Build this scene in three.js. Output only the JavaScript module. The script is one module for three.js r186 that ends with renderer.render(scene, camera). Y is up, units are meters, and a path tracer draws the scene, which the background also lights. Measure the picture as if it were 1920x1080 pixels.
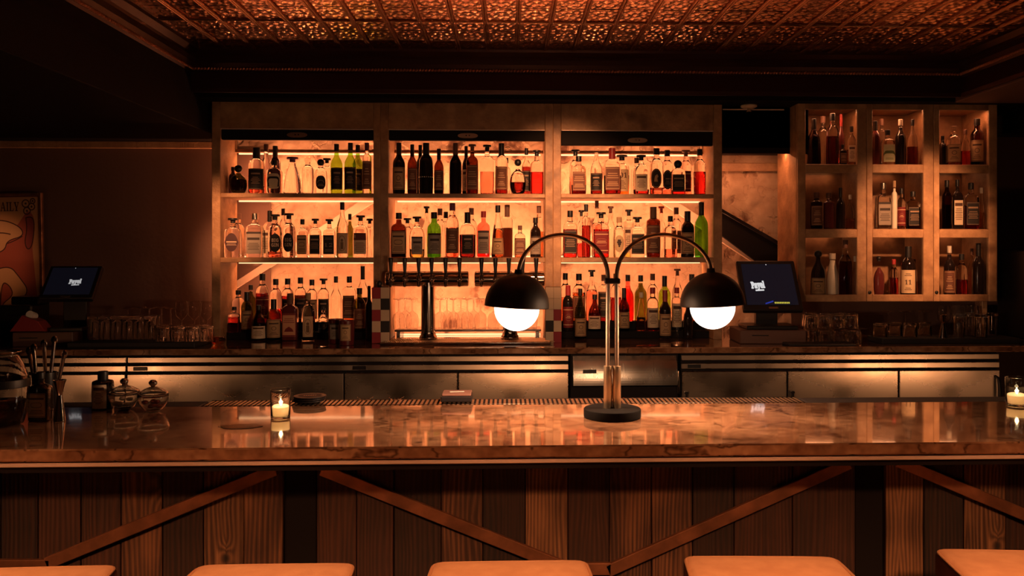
import * as THREE from 'three';
import { mergeGeometries } from 'three/addons/utils/BufferGeometryUtils.js';
import { RoundedBoxGeometry } from 'three/addons/geometries/RoundedBoxGeometry.js';
import { RectAreaLightUniformsLib } from 'three/addons/lights/RectAreaLightUniformsLib.js';
import { ImprovedNoise } from 'three/addons/math/ImprovedNoise.js';
RectAreaLightUniformsLib.init();

// ---------------------------------------------------------------- camera, exposure, room light
const F = 1600, PX = 1008, PY = 473, TURN = Math.atan(0.035), EYE = 1.6;   // focal length in pixels of a 1920 x 1080 frame, optical centre, turn to the room, eye height
const scene = new THREE.Scene();
scene.background = new THREE.Color(0x000000);
const camera = new THREE.PerspectiveCamera(2 * Math.atan(540 / F) * 180 / Math.PI, 1920 / 1080, 0.05, 60);
camera.position.set(0, EYE, 0);
camera.rotation.y = -TURN;
camera.setViewOffset(1920, 1080, 960 - PX, 540 - PY, 1920, 1080);
camera.updateProjectionMatrix();
const renderer = new THREE.WebGLRenderer({ antialias: true });
renderer.toneMapping = THREE.LinearToneMapping;
renderer.toneMappingExposure = 1.0;
renderer.shadowMap.enabled = true;

const LED = new THREE.Color(1, 0.345, 0.14), WARM = new THREE.Color(1, 0.41, 0.17), GLOBE = new THREE.Color(1, 0.54, 0.29), FLAME = new THREE.Color(1, 0.55, 0.22);
const K = { ledUp: 165, ledDown: 52, cabinet: 60, spot: 27, accent: 44, globe: 2.1, candle: 0.09, work: 9 };

// ---------------------------------------------------------------- helpers
let seed = 7;
const rnd = () => { seed = (seed * 1664525 + 1013904223) >>> 0; return seed / 4294967296; };
const rr = (a, b) => a + (b - a) * rnd();
const noise = new ImprovedNoise();
const fbm = (x, y, z = 0, o = 4) => { let s = 0, a = 0.5; for (let i = 0; i < o; i++) { s += a * noise.noise(x, y, z + i * 7.3); x *= 2.03; y *= 2.03; a *= 0.5; } return s; };
const cosT = Math.cos(TURN), sinT = Math.sin(TURN);
// a point of the room at D metres in front of the eye wall-wise, along the sight line of a photograph pixel
function at(px, py, D) {
  const cx = (px - PX) / F, cy = -(py - PY) / F;
  const dx = cx * cosT + sinT, dz = cx * sinT - cosT, t = D / -dz;
  return new THREE.Vector3(dx * t, EYE + cy * t, -D);
}
const xAt = (px, D) => at(px, 0, D).x, yAt = (py, D, px = 960) => at(px, py, D).y;
const names = new Map();
function numbered(n) { const k = names.get(n) || 0; names.set(n, k + 1); return k ? n + '_' + String(k).padStart(3, '0') : n; }
function light(o) { o.castShadow = true; scene.add(o); return o; }
function thing(name, label, category, p = [0, 0, 0], group, kind) {
  const o = new THREE.Group(); o.name = numbered(name); o.position.set(...p); scene.add(o);
  o.userData = { label, category };
  if (group) o.userData.group = group;
  if (kind) o.userData.kind = kind;
  return o;
}
function mesh(name, g, m) { const o = new THREE.Mesh(g, m); o.name = name; o.castShadow = o.receiveShadow = true; return o; }
function part(parent, name, g, m, p = [0, 0, 0], r, label) {
  const o = mesh(name, g, m); o.position.set(...p); if (r) o.rotation.set(...r); if (label) o.userData.label = label; parent.add(o); return o;
}
function struct(name, g, m, p = [0, 0, 0], label, category) {
  const o = mesh(numbered(name), g, m); o.position.set(...p); o.userData = { kind: 'structure', label, category: category || name.split('_')[0] }; scene.add(o); return o;
}
function solo(name, label, category, g, m, p, group, r) {
  const o = mesh(numbered(name), g, m); o.position.set(...p); if (r) o.rotation.set(...r); o.userData = { label, category }; if (group) o.userData.group = group; scene.add(o); return o;
}
// box with chamfered edges, uv in metres
function box(w, h, d, c = 0.003) {
  c = Math.min(c, w * 0.4, h * 0.4, d * 0.4);
  const pos = [], uv = [], X = w / 2, Y = h / 2, Z = d / 2;
  const S = (s) => s;
  const P = (sx, sy, sz, ax) => [sx * (ax === 0 ? X : X - c), sy * (ax === 1 ? Y : Y - c), sz * (ax === 2 ? Z : Z - c)];
  const tri = (a, b, e) => {
    const u = [b[0] - a[0], b[1] - a[1], b[2] - a[2]], v = [e[0] - a[0], e[1] - a[1], e[2] - a[2]];
    const n = [u[1] * v[2] - u[2] * v[1], u[2] * v[0] - u[0] * v[2], u[0] * v[1] - u[1] * v[0]];
    if (n[0] * (a[0] + b[0] + e[0]) + n[1] * (a[1] + b[1] + e[1]) + n[2] * (a[2] + b[2] + e[2]) < 0) { const t = b; b = e; e = t; }
    const an = n.map(Math.abs), k = an[0] > an[1] && an[0] > an[2] ? 0 : an[1] > an[2] ? 1 : 2;
    for (const q of [a, b, e]) { pos.push(...q); uv.push(...(k === 0 ? [q[2], q[1]] : k === 1 ? [q[0], q[2]] : [q[0], q[1]])); }
  };
  const quad = (a, b, e, f) => { tri(a, b, e); tri(a, e, f); };
  for (const s of [-1, 1]) for (let ax = 0; ax < 3; ax++) {
    const q = [[-1, -1], [1, -1], [1, 1], [-1, 1]].map(([u, v]) => { const r = [0, 0, 0]; r[ax] = s; r[(ax + 1) % 3] = u; r[(ax + 2) % 3] = v; return P(...r, ax); });
    quad(...q);
  }
  for (let ax = 0; ax < 3; ax++) for (const u of [-1, 1]) for (const v of [-1, 1]) {
    const b = (ax + 1) % 3, e = (ax + 2) % 3, m = (s, f) => { const r = [0, 0, 0]; r[ax] = s; r[b] = u; r[e] = v; return P(...r, f); };
    quad(m(-1, b), m(1, b), m(1, e), m(-1, e));
  }
  for (const a of [-1, 1]) for (const b of [-1, 1]) for (const e of [-1, 1]) tri(P(a, b, e, 0), P(a, b, e, 1), P(a, b, e, 2));
  const g = new THREE.BufferGeometry();
  g.setAttribute('position', new THREE.Float32BufferAttribute(pos, 3)); g.setAttribute('uv', new THREE.Float32BufferAttribute(uv, 2)); g.computeVertexNormals();
  return g;
}
function shiftUV(g, du, dv, su = 1, sv = 1) { const u = g.attributes.uv; for (let i = 0; i < u.count; i++) u.setXY(i, u.getX(i) * su + du, u.getY(i) * sv + dv); return g; }
const cyl = (r0, r1, h, n = 24, open = false) => new THREE.CylinderGeometry(r1, r0, h, n, 1, open);   // r0 at the bottom, r1 on top
const lathe = (pts, n = 28) => new THREE.LatheGeometry(pts.map(([r, y]) => new THREE.Vector2(Math.max(r, 1e-5), y)), n);
const moved = (g, x, y, z) => g.translate(x, y, z);
const strip = (g) => { const o = g.index ? g.toNonIndexed() : g; for (const k of Object.keys(o.attributes)) if (!['position', 'normal', 'uv'].includes(k)) o.deleteAttribute(k); return o; };
const walled = (pts, t = 0.0022, n = 26) => lathe([...pts, ...pts.slice().reverse().map(([r, y]) => [Math.max(r - t, 0), y])].concat([pts[0]]), n);   // closed glass wall of thickness t
const merged = (list) => mergeGeometries(list.map(strip));
function tube(pts, r, n = 10, seg = 48, curved = true) {
  const v = pts.map((p) => new THREE.Vector3(...p));
  const c = curved ? new THREE.CatmullRomCurve3(v) : (() => { const k = new THREE.CurvePath(); for (let i = 1; i < v.length; i++) k.add(new THREE.LineCurve3(v[i - 1], v[i])); return k; })();
  return new THREE.TubeGeometry(c, seg, r, n, false);
}
function extrude(pts, depth, bevel = 0.002) {
  const s = new THREE.Shape(pts.map(([x, y]) => new THREE.Vector2(x, y)));
  return new THREE.ExtrudeGeometry(s, { depth, bevelEnabled: bevel > 0, bevelThickness: bevel, bevelSize: bevel, bevelSegments: 1 });
}

// ---------------------------------------------------------------- textures
function canvasTex(w, h, draw, srgb = true) {
  const c = document.createElement('canvas'); c.width = w; c.height = h; draw(c.getContext('2d'), w, h);
  const t = new THREE.CanvasTexture(c); if (srgb) t.colorSpace = THREE.SRGBColorSpace; t.magFilter = THREE.LinearFilter; return t;
}
function dataTex(n, fn, srgb = false, rx = 1, ry = 1, m = n) {
  const a = new Uint8Array(n * m * 4);
  for (let y = 0; y < m; y++) for (let x = 0; x < n; x++) { const v = fn(x / n, y / m), i = (y * n + x) * 4; const q = Array.isArray(v) ? v : [v, v, v]; for (let k = 0; k < 3; k++) a[i + k] = Math.max(0, Math.min(255, q[k] * 255)); a[i + 3] = 255; }
  const t = new THREE.DataTexture(a, n, m); t.wrapS = t.wrapT = THREE.MirroredRepeatWrapping; t.magFilter = THREE.LinearFilter; if (srgb) t.colorSpace = THREE.SRGBColorSpace; t.repeat.set(rx, ry); t.needsUpdate = true; return t;
}
const mix3 = (a, b, t) => a.map((v, i) => v + (b[i] - v) * Math.max(0, Math.min(1, t)));
// rough old boards: long grain, knots, dark weathering
function boardTex(z, dark, pale, knots) {
  return dataTex(256, (u, v) => {
    let x = u * 9, y = v * 1.6;
    let ring = 0;
    for (const [kx, ky, kr] of knots) { const dx = (u - kx) * 1, dy = (v - ky) * 2.2, d = Math.hypot(dx, dy * 0.8); x += Math.exp(-d * d / (kr * kr * 6)) * (dx > 0 ? 1 : -1) * 1.1; ring = Math.max(ring, Math.exp(-d * d / (kr * kr))); }
    const q = x * 2.6 + 4.2 * fbm(u * 2.1 + 0.25 * (x - u * 9), v * 1.15, z, 3), g = 0.62 * Math.sin(q * Math.PI * 2) * (0.5 + 0.9 * Math.abs(fbm(u * 5, v * 2, z + 5, 3))) + 0.8 * fbm(u * 60, v * 3, z + 2, 2);
    const wear = fbm(u * 3, v * 4, z + 9, 4);
    let c = mix3(dark, pale, 0.45 + 0.75 * g + 0.9 * wear);
    return mix3(c, [0.07, 0.035, 0.022], ring * 0.85);
  }, true, 3.2, 1.0, 512);
}
const boards = [
  boardTex(1, [0.2, 0.12, 0.085], [0.36, 0.22, 0.15], [[0.3, 0.3, 0.03]]),
  boardTex(2, [0.24, 0.15, 0.1], [0.56, 0.39, 0.26], [[0.6, 0.62, 0.035], [0.25, 0.1, 0.02]]),
  boardTex(3, [0.12, 0.07, 0.05], [0.28, 0.17, 0.12], []),
  boardTex(4, [0.3, 0.2, 0.13], [0.66, 0.49, 0.34], [[0.45, 0.35, 0.03], [0.7, 0.85, 0.025]]),
];
const boardBump = dataTex(256, (u, v) => 0.5 + 0.5 * fbm(u * 40, v * 3, 5, 4) + 0.2 * Math.sin(u * 150 + 5 * fbm(u * 4, v * 2, 3)), false, 3.2, 1, 256);
// tan oiled panels with cloudy blotches
const tanTex = dataTex(512, (u, v) => { const n = fbm(u * 5, v * 5, 2, 5), s = fbm(u * 22, v * 22, 8, 3), k = fbm(u * 3, v * 3, 20, 4); return mix3(mix3([0.5, 0.36, 0.25], [0.71, 0.55, 0.4], 0.5 + 1.1 * n + 0.35 * s), [0.33, 0.22, 0.15], (k - 0.18) * 3); }, true, 1.7, 1.7);
const tanBump = dataTex(256, (u, v) => 0.5 + fbm(u * 30, v * 30, 4, 4), false, 3, 3);
// veined stone counter
const stoneTex = dataTex(1024, (u, v) => { const n = fbm(u * 6, v * 6, 1, 5), f = fbm(u * 40, v * 40, 3, 3); const vein = Math.abs(fbm(u * 5 + 0.3 * n, v * 7, 11, 5)); return mix3(mix3([0.38, 0.25, 0.175], [0.65, 0.49, 0.37], 0.5 + 1.3 * n + 0.7 * f), [0.24, 0.15, 0.1], (0.03 - vein) * 26); }, true, 0.7, 0.7);
const stoneRough = dataTex(512, (u, v) => 0.72 + 0.9 * fbm(u * 11, v * 11, 6, 5), false, 0.9, 0.9);
// old painted plaster over brick
const plasterTex = dataTex(1024, (u, v) => { const n = fbm(u * 7, v * 7, 4, 5), f = fbm(u * 34, v * 34, 7, 4), chip = fbm(u * 12, v * 10, 31, 5), c2 = Math.abs(fbm(u * 8, v * 8, 44, 5)); let c = mix3([0.6, 0.48, 0.39], [0.76, 0.65, 0.55], 0.5 + n + 0.5 * f); c = mix3(c, [0.36, 0.24, 0.18], (chip - 0.2) * 6); return mix3(c, [0.4, 0.28, 0.21], (0.008 - c2) * 30); }, true, 0.6, 0.6);
const plasterBump = dataTex(1024, (u, v) => { const chip = fbm(u * 12, v * 10, 31, 5), c2 = Math.abs(fbm(u * 8, v * 8, 44, 5)); return 0.55 + 0.35 * fbm(u * 20, v * 20, 7, 5) - Math.max(0, Math.min(0.3, (chip - 0.13) * 3)) - Math.max(0, (0.014 - c2) * 6); }, false, 0.6, 0.6);
const brushed = dataTex(256, (u, v) => 0.5 + 0.5 * fbm(u * 2, v * 90, 2, 3), false, 2, 2);
const steelRough = dataTex(256, (u, v) => 0.8 + 0.5 * fbm(u * 3, v * 3, 2, 4) + 0.12 * fbm(u * 2, v * 100, 5, 2), false, 1.4, 1.4);
const hideTex = dataTex(512, (u, v) => { const n = fbm(u * 4, v * 4, 3, 5), s = fbm(u * 15, v * 15, 5, 3); return mix3([0.72, 0.52, 0.38], [0.86, 0.66, 0.5], 0.5 + 1.0 * n + 0.3 * s); }, true, 1.6, 1.6);
const hideBump = dataTex(256, (u, v) => 0.5 + 0.6 * fbm(u * 40, v * 40, 3, 4), false, 4, 4);
const paintBump = dataTex(256, (u, v) => 0.5 + 0.5 * fbm(u * 25, v * 25, 9, 4), false, 1.5, 1.5);
const tinBump = dataTex(256, (u, v) => { const a = Math.sin(u * Math.PI * 14) * Math.sin(v * Math.PI * 14), n = fbm(u * 18, v * 18, 4, 3); return 0.5 + 0.22 * a + 0.5 * n; }, false, 5, 5);
const copperTex = dataTex(256, (u, v) => mix3([0.42, 0.27, 0.19], [0.62, 0.4, 0.28], 0.5 + 1.3 * fbm(u * 7, v * 7, 12, 5)), true, 2, 2);

// ---------------------------------------------------------------- materials
const std = (o) => new THREE.MeshStandardMaterial(o), phys = (o) => new THREE.MeshPhysicalMaterial(o);
const rgb = (r, g, b) => new THREE.Color().setRGB(r, g, b);
const M = {
  tan: std({ map: tanTex, bumpMap: tanBump, bumpScale: 0.0012, roughness: 0.5 }),
  tanPlain: std({ map: tanTex, color: rgb(0.8, 0.74, 0.7), roughness: 0.55 }),
  stone: phys({ map: stoneTex, roughnessMap: stoneRough, roughness: 0.14, clearcoat: 1, clearcoatRoughness: 0.04 }),
  plaster: std({ map: plasterTex, bumpMap: plasterBump, bumpScale: 0.02, roughness: 0.9 }),
  pinkPaint: std({ color: rgb(0.5, 0.36, 0.27), bumpMap: paintBump, bumpScale: 0.001, roughness: 0.8 }),
  brownPaint: std({ color: rgb(0.12, 0.06, 0.042), bumpMap: paintBump, bumpScale: 0.0015, roughness: 0.7 }),
  blackPaint: phys({ color: rgb(0.007, 0.0045, 0.0045), roughness: 0.75, specularIntensity: 0.35 }),
  blackGloss: std({ color: rgb(0.01, 0.007, 0.007), roughness: 0.3 }),
  moulding: std({ color: rgb(0.05, 0.02, 0.016), roughness: 0.34, metalness: 0.6 }),
  rope: std({ color: rgb(0.45, 0.2, 0.12), roughness: 0.3, metalness: 0.85 }),
  tin: std({ color: rgb(0.93, 0.57, 0.4), metalness: 1, roughness: 0.21, bumpMap: tinBump, bumpScale: 0.0008 }),
  tinRib: std({ color: rgb(0.7, 0.41, 0.27), metalness: 1, roughness: 0.27 }),
  floor: std({ map: boards[2], roughness: 0.6 }),
  steel: phys({ color: rgb(0.7, 0.6, 0.5), metalness: 1, roughness: 0.36, roughnessMap: steelRough, anisotropy: 0.75 }),
  steelDark: std({ color: rgb(0.3, 0.26, 0.24), metalness: 1, roughness: 0.3, roughnessMap: steelRough }),
  chrome: std({ color: rgb(0.75, 0.68, 0.62), metalness: 1, roughness: 0.1 }),
  nickel: std({ color: rgb(0.8, 0.64, 0.45), metalness: 1, roughness: 0.32 }),
  bronze: std({ color: rgb(0.62, 0.46, 0.34), metalness: 1, roughness: 0.36 }),
  lampBlack: phys({ color: rgb(0.004, 0.003, 0.003), roughness: 0.8, specularIntensity: 0.25 }),
  copperStrap: std({ map: copperTex, metalness: 0.55, roughness: 0.45 }),
  edgeStrip: std({ color: rgb(0.7, 0.55, 0.46), metalness: 0.25, roughness: 0.35 }),
  plasticBlack: std({ color: rgb(0.012, 0.01, 0.011), roughness: 0.35 }),
  rubber: std({ color: rgb(0.014, 0.01, 0.01), roughness: 0.7 }),
  hide: phys({ map: hideTex, bumpMap: hideBump, bumpScale: 0.0006, roughness: 0.62, sheen: 0.3, sheenRoughness: 0.6 }),
  hideDark: std({ map: hideTex, color: rgb(0.8, 0.76, 0.72), roughness: 0.6 }),
  iron: std({ color: rgb(0.03, 0.025, 0.023), metalness: 0.7, roughness: 0.45 }),
  glass: phys({ color: rgb(0.96, 0.96, 0.95), transmission: 1, thickness: 0, roughness: 0.02, ior: 1.5 }),
  clear: phys({ color: rgb(0.98, 0.97, 0.96), transmission: 1, thickness: 0.004, roughness: 0.0, ior: 1.5 }),
  pane: phys({ color: rgb(0.97, 0.97, 0.97), transmission: 1, thickness: 0, roughness: 0.01, ior: 1.5 }),
  ledGlow: std({ color: 0x000000, emissive: rgb(1, 0.52, 0.24), emissiveIntensity: 2 }),
  workGlow: std({ color: 0x000000, emissive: rgb(1, 0.47, 0.2), emissiveIntensity: 3 }),
  white: std({ color: rgb(0.7, 0.66, 0.6), roughness: 0.5 }),
  cream: std({ color: rgb(0.62, 0.5, 0.36), roughness: 0.45 }),
  redTile: std({ color: rgb(0.24, 0.014, 0.022), roughness: 0.75 }),
  creamTile: std({ color: rgb(0.5, 0.36, 0.24), roughness: 0.75 }),
  blackTile: std({ color: rgb(0.014, 0.01, 0.009), roughness: 0.8 }),
  wax: phys({ color: rgb(0.88, 0.8, 0.66), roughness: 0.95, transmission: 0.5, thickness: 0 }),
  flame: std({ color: 0x000000, emissive: rgb(1, 0.75, 0.4), emissiveIntensity: 12 }),
  shadeOut: std({ color: rgb(0.012, 0.009, 0.008), roughness: 0.42 }),
  shadeIn: std({ color: rgb(0.35, 0.28, 0.18), roughness: 0.5, metalness: 0.3 }),
  globe: std({ color: rgb(0.9, 0.9, 0.88), emissive: rgb(1, 0.86, 0.72), emissiveIntensity: 3.2, roughness: 0.3 }),
};

// ---------------------------------------------------------------- the room
const DW = 5.3, CEIL = 2.68, LOW = 2.276, XL = -1.69, XR = 2.5, DB = 4.62;   // back wall, tin ceiling, low ceilings at the sides, edges of the tin field, back beam
const WL = -4.6, WR = 4.9, ZF = 2.6;
struct('floor', shiftUV(box(WR - WL + 0.4, 0.1, DW + ZF + 0.4, 0), 0, 0), M.floor, [(WL + WR) / 2, -0.05, (ZF - DW) / 2], 'dark wooden bar room floor under the stools');
{
  // plastered part of the back wall: uneven surface, behind the open shelves
  const x0 = -1.78, x1 = 1.78, g = new THREE.PlaneGeometry(x1 - x0, 2.7, 240, 180), p = g.attributes.position, u = g.attributes.uv;
  for (let i = 0; i < p.count; i++) {
    const x = p.getX(i), y = p.getY(i), chip = fbm(x * 2.6, y * 3.4, 3, 5);
    p.setZ(i, 0.016 * fbm(x * 1.7, y * 1.7, 8, 4) - (chip > 0.12 ? 0.012 * Math.min(1, (chip - 0.12) * 9) : 0));
    u.setXY(i, x, y);
  }
  g.computeVertexNormals();
  const body = moved(box(x1 - x0, 2.7, 0.1, 0), 0, 0, -0.075);
  struct('wall_back', merged([g, body]), M.plaster, [(x0 + x1) / 2, 1.35, -DW], 'old cracked plaster wall behind the lit bottle shelves');
  struct('wall_back_left', box(x0 - WL, 2.7, 0.1, 0), M.brownPaint, [(x0 + WL) / 2, 1.35, -DW - 0.05], 'dark brown painted back wall beside the bottle shelves');
  struct('wall_back_right', box(WR - x1, 2.7, 0.1, 0), M.brownPaint, [(x1 + WR) / 2, 1.35, -DW - 0.05], 'dark brown painted back wall behind the glass cabinet');
}
struct('wall_left', box(0.1, 2.9, DW + ZF, 0), M.blackPaint, [WL - 0.05, 1.35, (ZF - DW) / 2], 'dark side wall of the bar room beyond the poster');
struct('wall_right', box(0.1, 2.9, DW + ZF, 0), M.blackPaint, [WR + 0.05, 1.35, (ZF - DW) / 2], 'dark side wall of the bar room beyond the cabinet');
struct('wall_front', box(WR - WL, 2.9, 0.1, 0), M.brownPaint, [(WL + WR) / 2, 1.35, ZF + 0.05], 'dark brown wall behind the stools side of the room');
struct('ceiling_left', box(XL - WL, 0.5, DW + ZF, 0.004), M.blackPaint, [(XL + WL) / 2, LOW + 0.25, (ZF - DW) / 2], 'black lowered ceiling over the poster end of the bar');
struct('ceiling_right', box(WR - XR - 0.55, 0.5, DW + ZF, 0.004), M.blackPaint, [(XR + 0.55 + WR) / 2, 2.33 + 0.25, (ZF - DW) / 2], 'black lowered ceiling over the far end of the bar');
struct('beam', box(XR + 0.55 - XL, 0.4, DW - DB - 0.1, 0.004), M.blackPaint, [(XR + 0.55 + XL) / 2, 2.445 + 0.2, -(DW + DB + 0.1) / 2], 'black beam running above the bottle shelves');
struct('trim_1', box(2.6, 0.042, 0.03), M.tan, [-1.78 - 1.3, LOW - 0.022, -DW + 0.016], 'thin tan trim board under the lowered ceiling');
{
  const x0 = xAt(1354, 4.9) - 0.02, x1 = xAt(1462, 5.15) + 0.1;
  struct('beam', merged([moved(box(x1 - x0, 2.45 - 2.206, 0.36), 0, 0.015, 0), moved(box(x1 - x0, 2.45 - 2.176, 0.02), 0, 0, 0.17)]), M.blackPaint, [(x0 + x1) / 2, (2.45 + 2.176) / 2, -5.11], 'black box beam between the bottle shelves and the cabinet');
  { const s = thing('soffit_strip_light', 'hidden strip light under the black box beam by the cabinet', 'strip light', [(x0 + x1) / 2, 2.2, -5.0]); part(s, 'lamp_strip', box(x1 - x0 - 0.14, 0.008, 0.014, 0.001), M.ledGlow); const l = light(new THREE.RectAreaLight(LED, K.ledDown * 2.2, x1 - x0 - 0.14, 0.014)); l.position.set((x0 + x1) / 2, 2.193, -5.0); l.lookAt((x0 + x1) / 2, 0, -5.4); }
  struct('trim_2', box(x1 - x0, 0.05, 0.02), M.tan, [(x0 + x1) / 2, 2.176 - 0.045, -DW + 0.03], 'tan trim board above the cracked plaster beside the cabinet');
}
// tin ceiling: slab, pressed tiles, ribs, seams
{
  const W = XR + 0.02 - XL, Dn = DB + ZF;
  const c = struct('ceiling', box(W, 0.06, Dn, 0), M.tin, [(XR + XL) / 2, CEIL + 0.04, (ZF - DB) / 2], 'pressed copper-coloured tin ceiling with square ornament tiles');
  const cw = 0.1535, rd = 0.2, gap = 0.026, nu = 18, nv = 22, tiles = [];
  for (let k = 0; k < 2; k++) {
    const g = new THREE.PlaneGeometry(cw - gap, rd - 0.01, nu, nv), p = g.attributes.position, u = g.attributes.uv;
    for (let i = 0; i < p.count; i++) {
      const a = p.getX(i) / (cw / 2), b = p.getY(i) / (rd / 2), r = Math.hypot(a, b), th = Math.atan2(b, a);
      let h = 0.009 * Math.max(0, 1 - Math.abs(r - 0.55) * 5) * (0.6 + 0.4 * Math.cos(th * 8 + k)) + 0.008 * Math.max(0, 1 - r * 5);
      h += 0.008 * Math.max(0, 1 - Math.hypot(Math.abs(a) - 0.72, Math.abs(b) - 0.75) * 6) + 0.0045 * Math.max(0, 1 - Math.hypot(Math.abs(a) - 0.2, Math.abs(b) - 0.82) * 7) + 0.004 * Math.max(0, 1 - Math.hypot(Math.abs(a) - 0.8, Math.abs(b) - 0.25) * 7);
      h += 0.003 * Math.max(0, 1 - Math.abs(Math.max(Math.abs(a), Math.abs(b)) - 0.9) * 16);
      p.setZ(i, Math.min(h, 0.012) * 0.75 + 0.0008 * noise.noise(a * 9, b * 9, k));
      u.setXY(i, p.getX(i), p.getY(i));
    }
    g.computeVertexNormals(); g.rotateX(Math.PI / 2); tiles.push(g);
  }
  const ribG = merged([-0.006, 0.006].map((o) => new THREE.CylinderGeometry(0.0055, 0.0055, Dn, 10, 1).rotateX(Math.PI / 2).translate(o, 0, 0)));
  const cols = Math.floor(W / cw), rows = 9, cx = (XR + XL) / 2, cz = (ZF - DB) / 2;
  for (let i = 0; i <= cols; i++) part(c, 'rib', ribG, M.tinRib, [XL + 0.05 + i * cw - cx, -0.043, 0]);
  for (let i = 0; i < cols; i++) for (let j = 0; j < rows; j++) part(c, 'tile', tiles[(i + j) % 2], M.tin, [XL + 0.05 + (i + 0.5) * cw - cx, -0.034, -DB + 0.015 + (j + 0.5) * rd - cz], [rr(-0.006, 0.006), 0, rr(-0.006, 0.006)]);
  const seamG = new THREE.CylinderGeometry(0.006, 0.006, W, 10, 1).rotateZ(Math.PI / 2);
  for (let j = 0; j <= 3; j++) part(c, 'seam', seamG, M.tinRib, [0, -0.042, -DB + 0.015 + j * 0.6 - cz]);
}
// cornice round the tin field: stepped moulding with a twisted rope bead
{
  const prof = [[0, 0], [0.0, -0.235], [0.014, -0.235], [0.02, -0.215], [0.02, -0.13], [0.034, -0.12], [0.034, -0.108], [0.05, -0.085], [0.056, -0.06], [0.056, -0.045], [0.085, -0.025], [0.09, -0.012], [0.09, 0]];
  const long = (len) => { const s = new THREE.Shape(prof.map(([x, y]) => new THREE.Vector2(x, y))); return new THREE.ExtrudeGeometry(s, { depth: len, bevelEnabled: false }); };
  const ropeG = (len) => { const list = []; const n = Math.round(len / 0.017), b = new THREE.SphereGeometry(0.0085, 7, 5).scale(1.35, 0.9, 0.9).rotateZ(0.6); for (let i = 0; i < n; i++) list.push(b.clone().translate(-len / 2 + (i + 0.5) * len / n, 0, 0)); return merged(list); };
  const run = (name, len, pos, rotY, label) => {
    const o = struct(name, long(len).translate(0, 0, -len / 2), M.moulding, pos, label, 'trim'); o.rotation.y = rotY;
    const r = part(o, 'rope_bead', ropeG(len), M.rope, [0.036, -0.114, 0], [0, Math.PI / 2, 0]); r.userData.kind = 'stuff';
  };
  run('trim_3', XR - XL, [(XR + XL) / 2, CEIL + 0.012, -DB - 0.02], -Math.PI / 2, 'dark cornice with rope bead along the beam above the shelves');
  run('trim_4', DB + ZF, [XL - 0.02, CEIL + 0.012, (ZF - DB) / 2], 0, 'dark cornice with rope bead along the lowered ceiling by the poster');
  run('trim_5', DB + ZF, [XR + 0.02, CEIL + 0.012, (ZF - DB) / 2], Math.PI, 'dark cornice with rope bead along the side of the cabinet');
  struct('beam', box(0.6, 0.4, DB + ZF + 0.12, 0.004), M.brownPaint, [XR + 0.02 + 0.3, 2.445 + 0.2, (ZF - DB - 0.12) / 2], 'dark brown beam along the cornice above the cabinet end');
}
// boards fixed to the back wall behind the shelves: pilaster and the two raking boards
{
  const D = 5.255;
  const slab = (name, pts, m, thick, label) => {
    const v = pts.map(([x, y]) => at(x, y, D)), o = v[0];
    struct(name, extrude(v.map((q) => [q.x - o.x, q.y - o.y]), thick), m, [o.x, o.y, -DW + 0.012], label, 'board');
  };
  slab('trim_6', [[443, 640], [443, 290], [505, 290], [505, 640]], M.brownPaint, 0.014, 'brown flat board on the wall behind the clear bottles');
  slab('trim_7', [[441, 529], [441, 542], [715, 370], [715, 352]], M.pinkPaint, 0.035, 'pale raking board rising behind the shelves by the dark wall');
  slab('trim_8', [[1235, 356], [1420, 478], [1420, 497], [1235, 376]], M.pinkPaint, 0.035, 'pale raking board falling behind the shelves towards the till');
  slab('trim_9', [[1352, 396], [1466, 463], [1466, 512], [1440, 508], [1352, 442]], M.blackPaint, 0.06, 'black raking panel with a thin edge beside the cracked plaster');
  slab('trim_10', [[1350, 392], [1466, 459], [1466, 465], [1350, 398]], M.blackGloss, 0.075, 'thin black raking strip across the cracked plaster');
}

// ---------------------------------------------------------------- overhead lights outside the frame, let into the tin ceiling
function downlight(x, D, tx, ty, tD, power, angle, label, soft = 3, CY = CEIL) {
  const t = thing('ceiling_spotlight', label, 'spotlight', [x, CY - 0.012, -D]);
  part(t, 'trim_ring', lathe([[0.045, 0.012], [0.062, 0.012], [0.064, -0.006], [0.05, -0.01], [0.045, 0.0]]), M.bronze);
  part(t, 'lamp_lens', cyl(0.04, 0.04, 0.006), std({ color: 0x111111, emissive: WARM, emissiveIntensity: 3 }), [0, 0.002, 0]);
  const s = light(new THREE.SpotLight(WARM, power, 0, angle, 0.8, 2)); s.position.set(x, CY - 0.03, -D); s.target.position.set(tx, ty, -tD); scene.add(s.target); s.shadow.radius = soft;
}
for (const [row, D] of [['', 1.05], [', row behind the sitters', -0.35]]) [-1.3, -0.62, 0.02, 0.68, 1.36].forEach((x, i) => downlight(x, D, x, 0.74, row ? 2.3 : 2.08, row ? K.spot * 1.7 : K.spot * 0.9, row ? 0.17 : 0.2, ['ceiling spotlight above the stool at the poster end', 'ceiling spotlight above the stool beside the end one', 'ceiling spotlight above the stool in the row middle', 'ceiling spotlight above the stool facing the lamp', 'ceiling spotlight above the stool at the cabinet end'][i] + row, 11));
downlight(0.3, 2.9, 0.32, 1.85, 4.86, K.accent, 0.26, 'ceiling spotlight aimed at the middle bottle shelves');
downlight(-1.3, 2.9, -1.56, 1.78, 4.86, K.accent * 1.1, 0.13, 'ceiling spotlight aimed at the end post by the dark wall');
downlight(-2.95, 4.1, -3.05, 1.62, 5.2, 2.4, 0.2, 'low ceiling spotlight aimed at the poster', 3, LOW);
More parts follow.
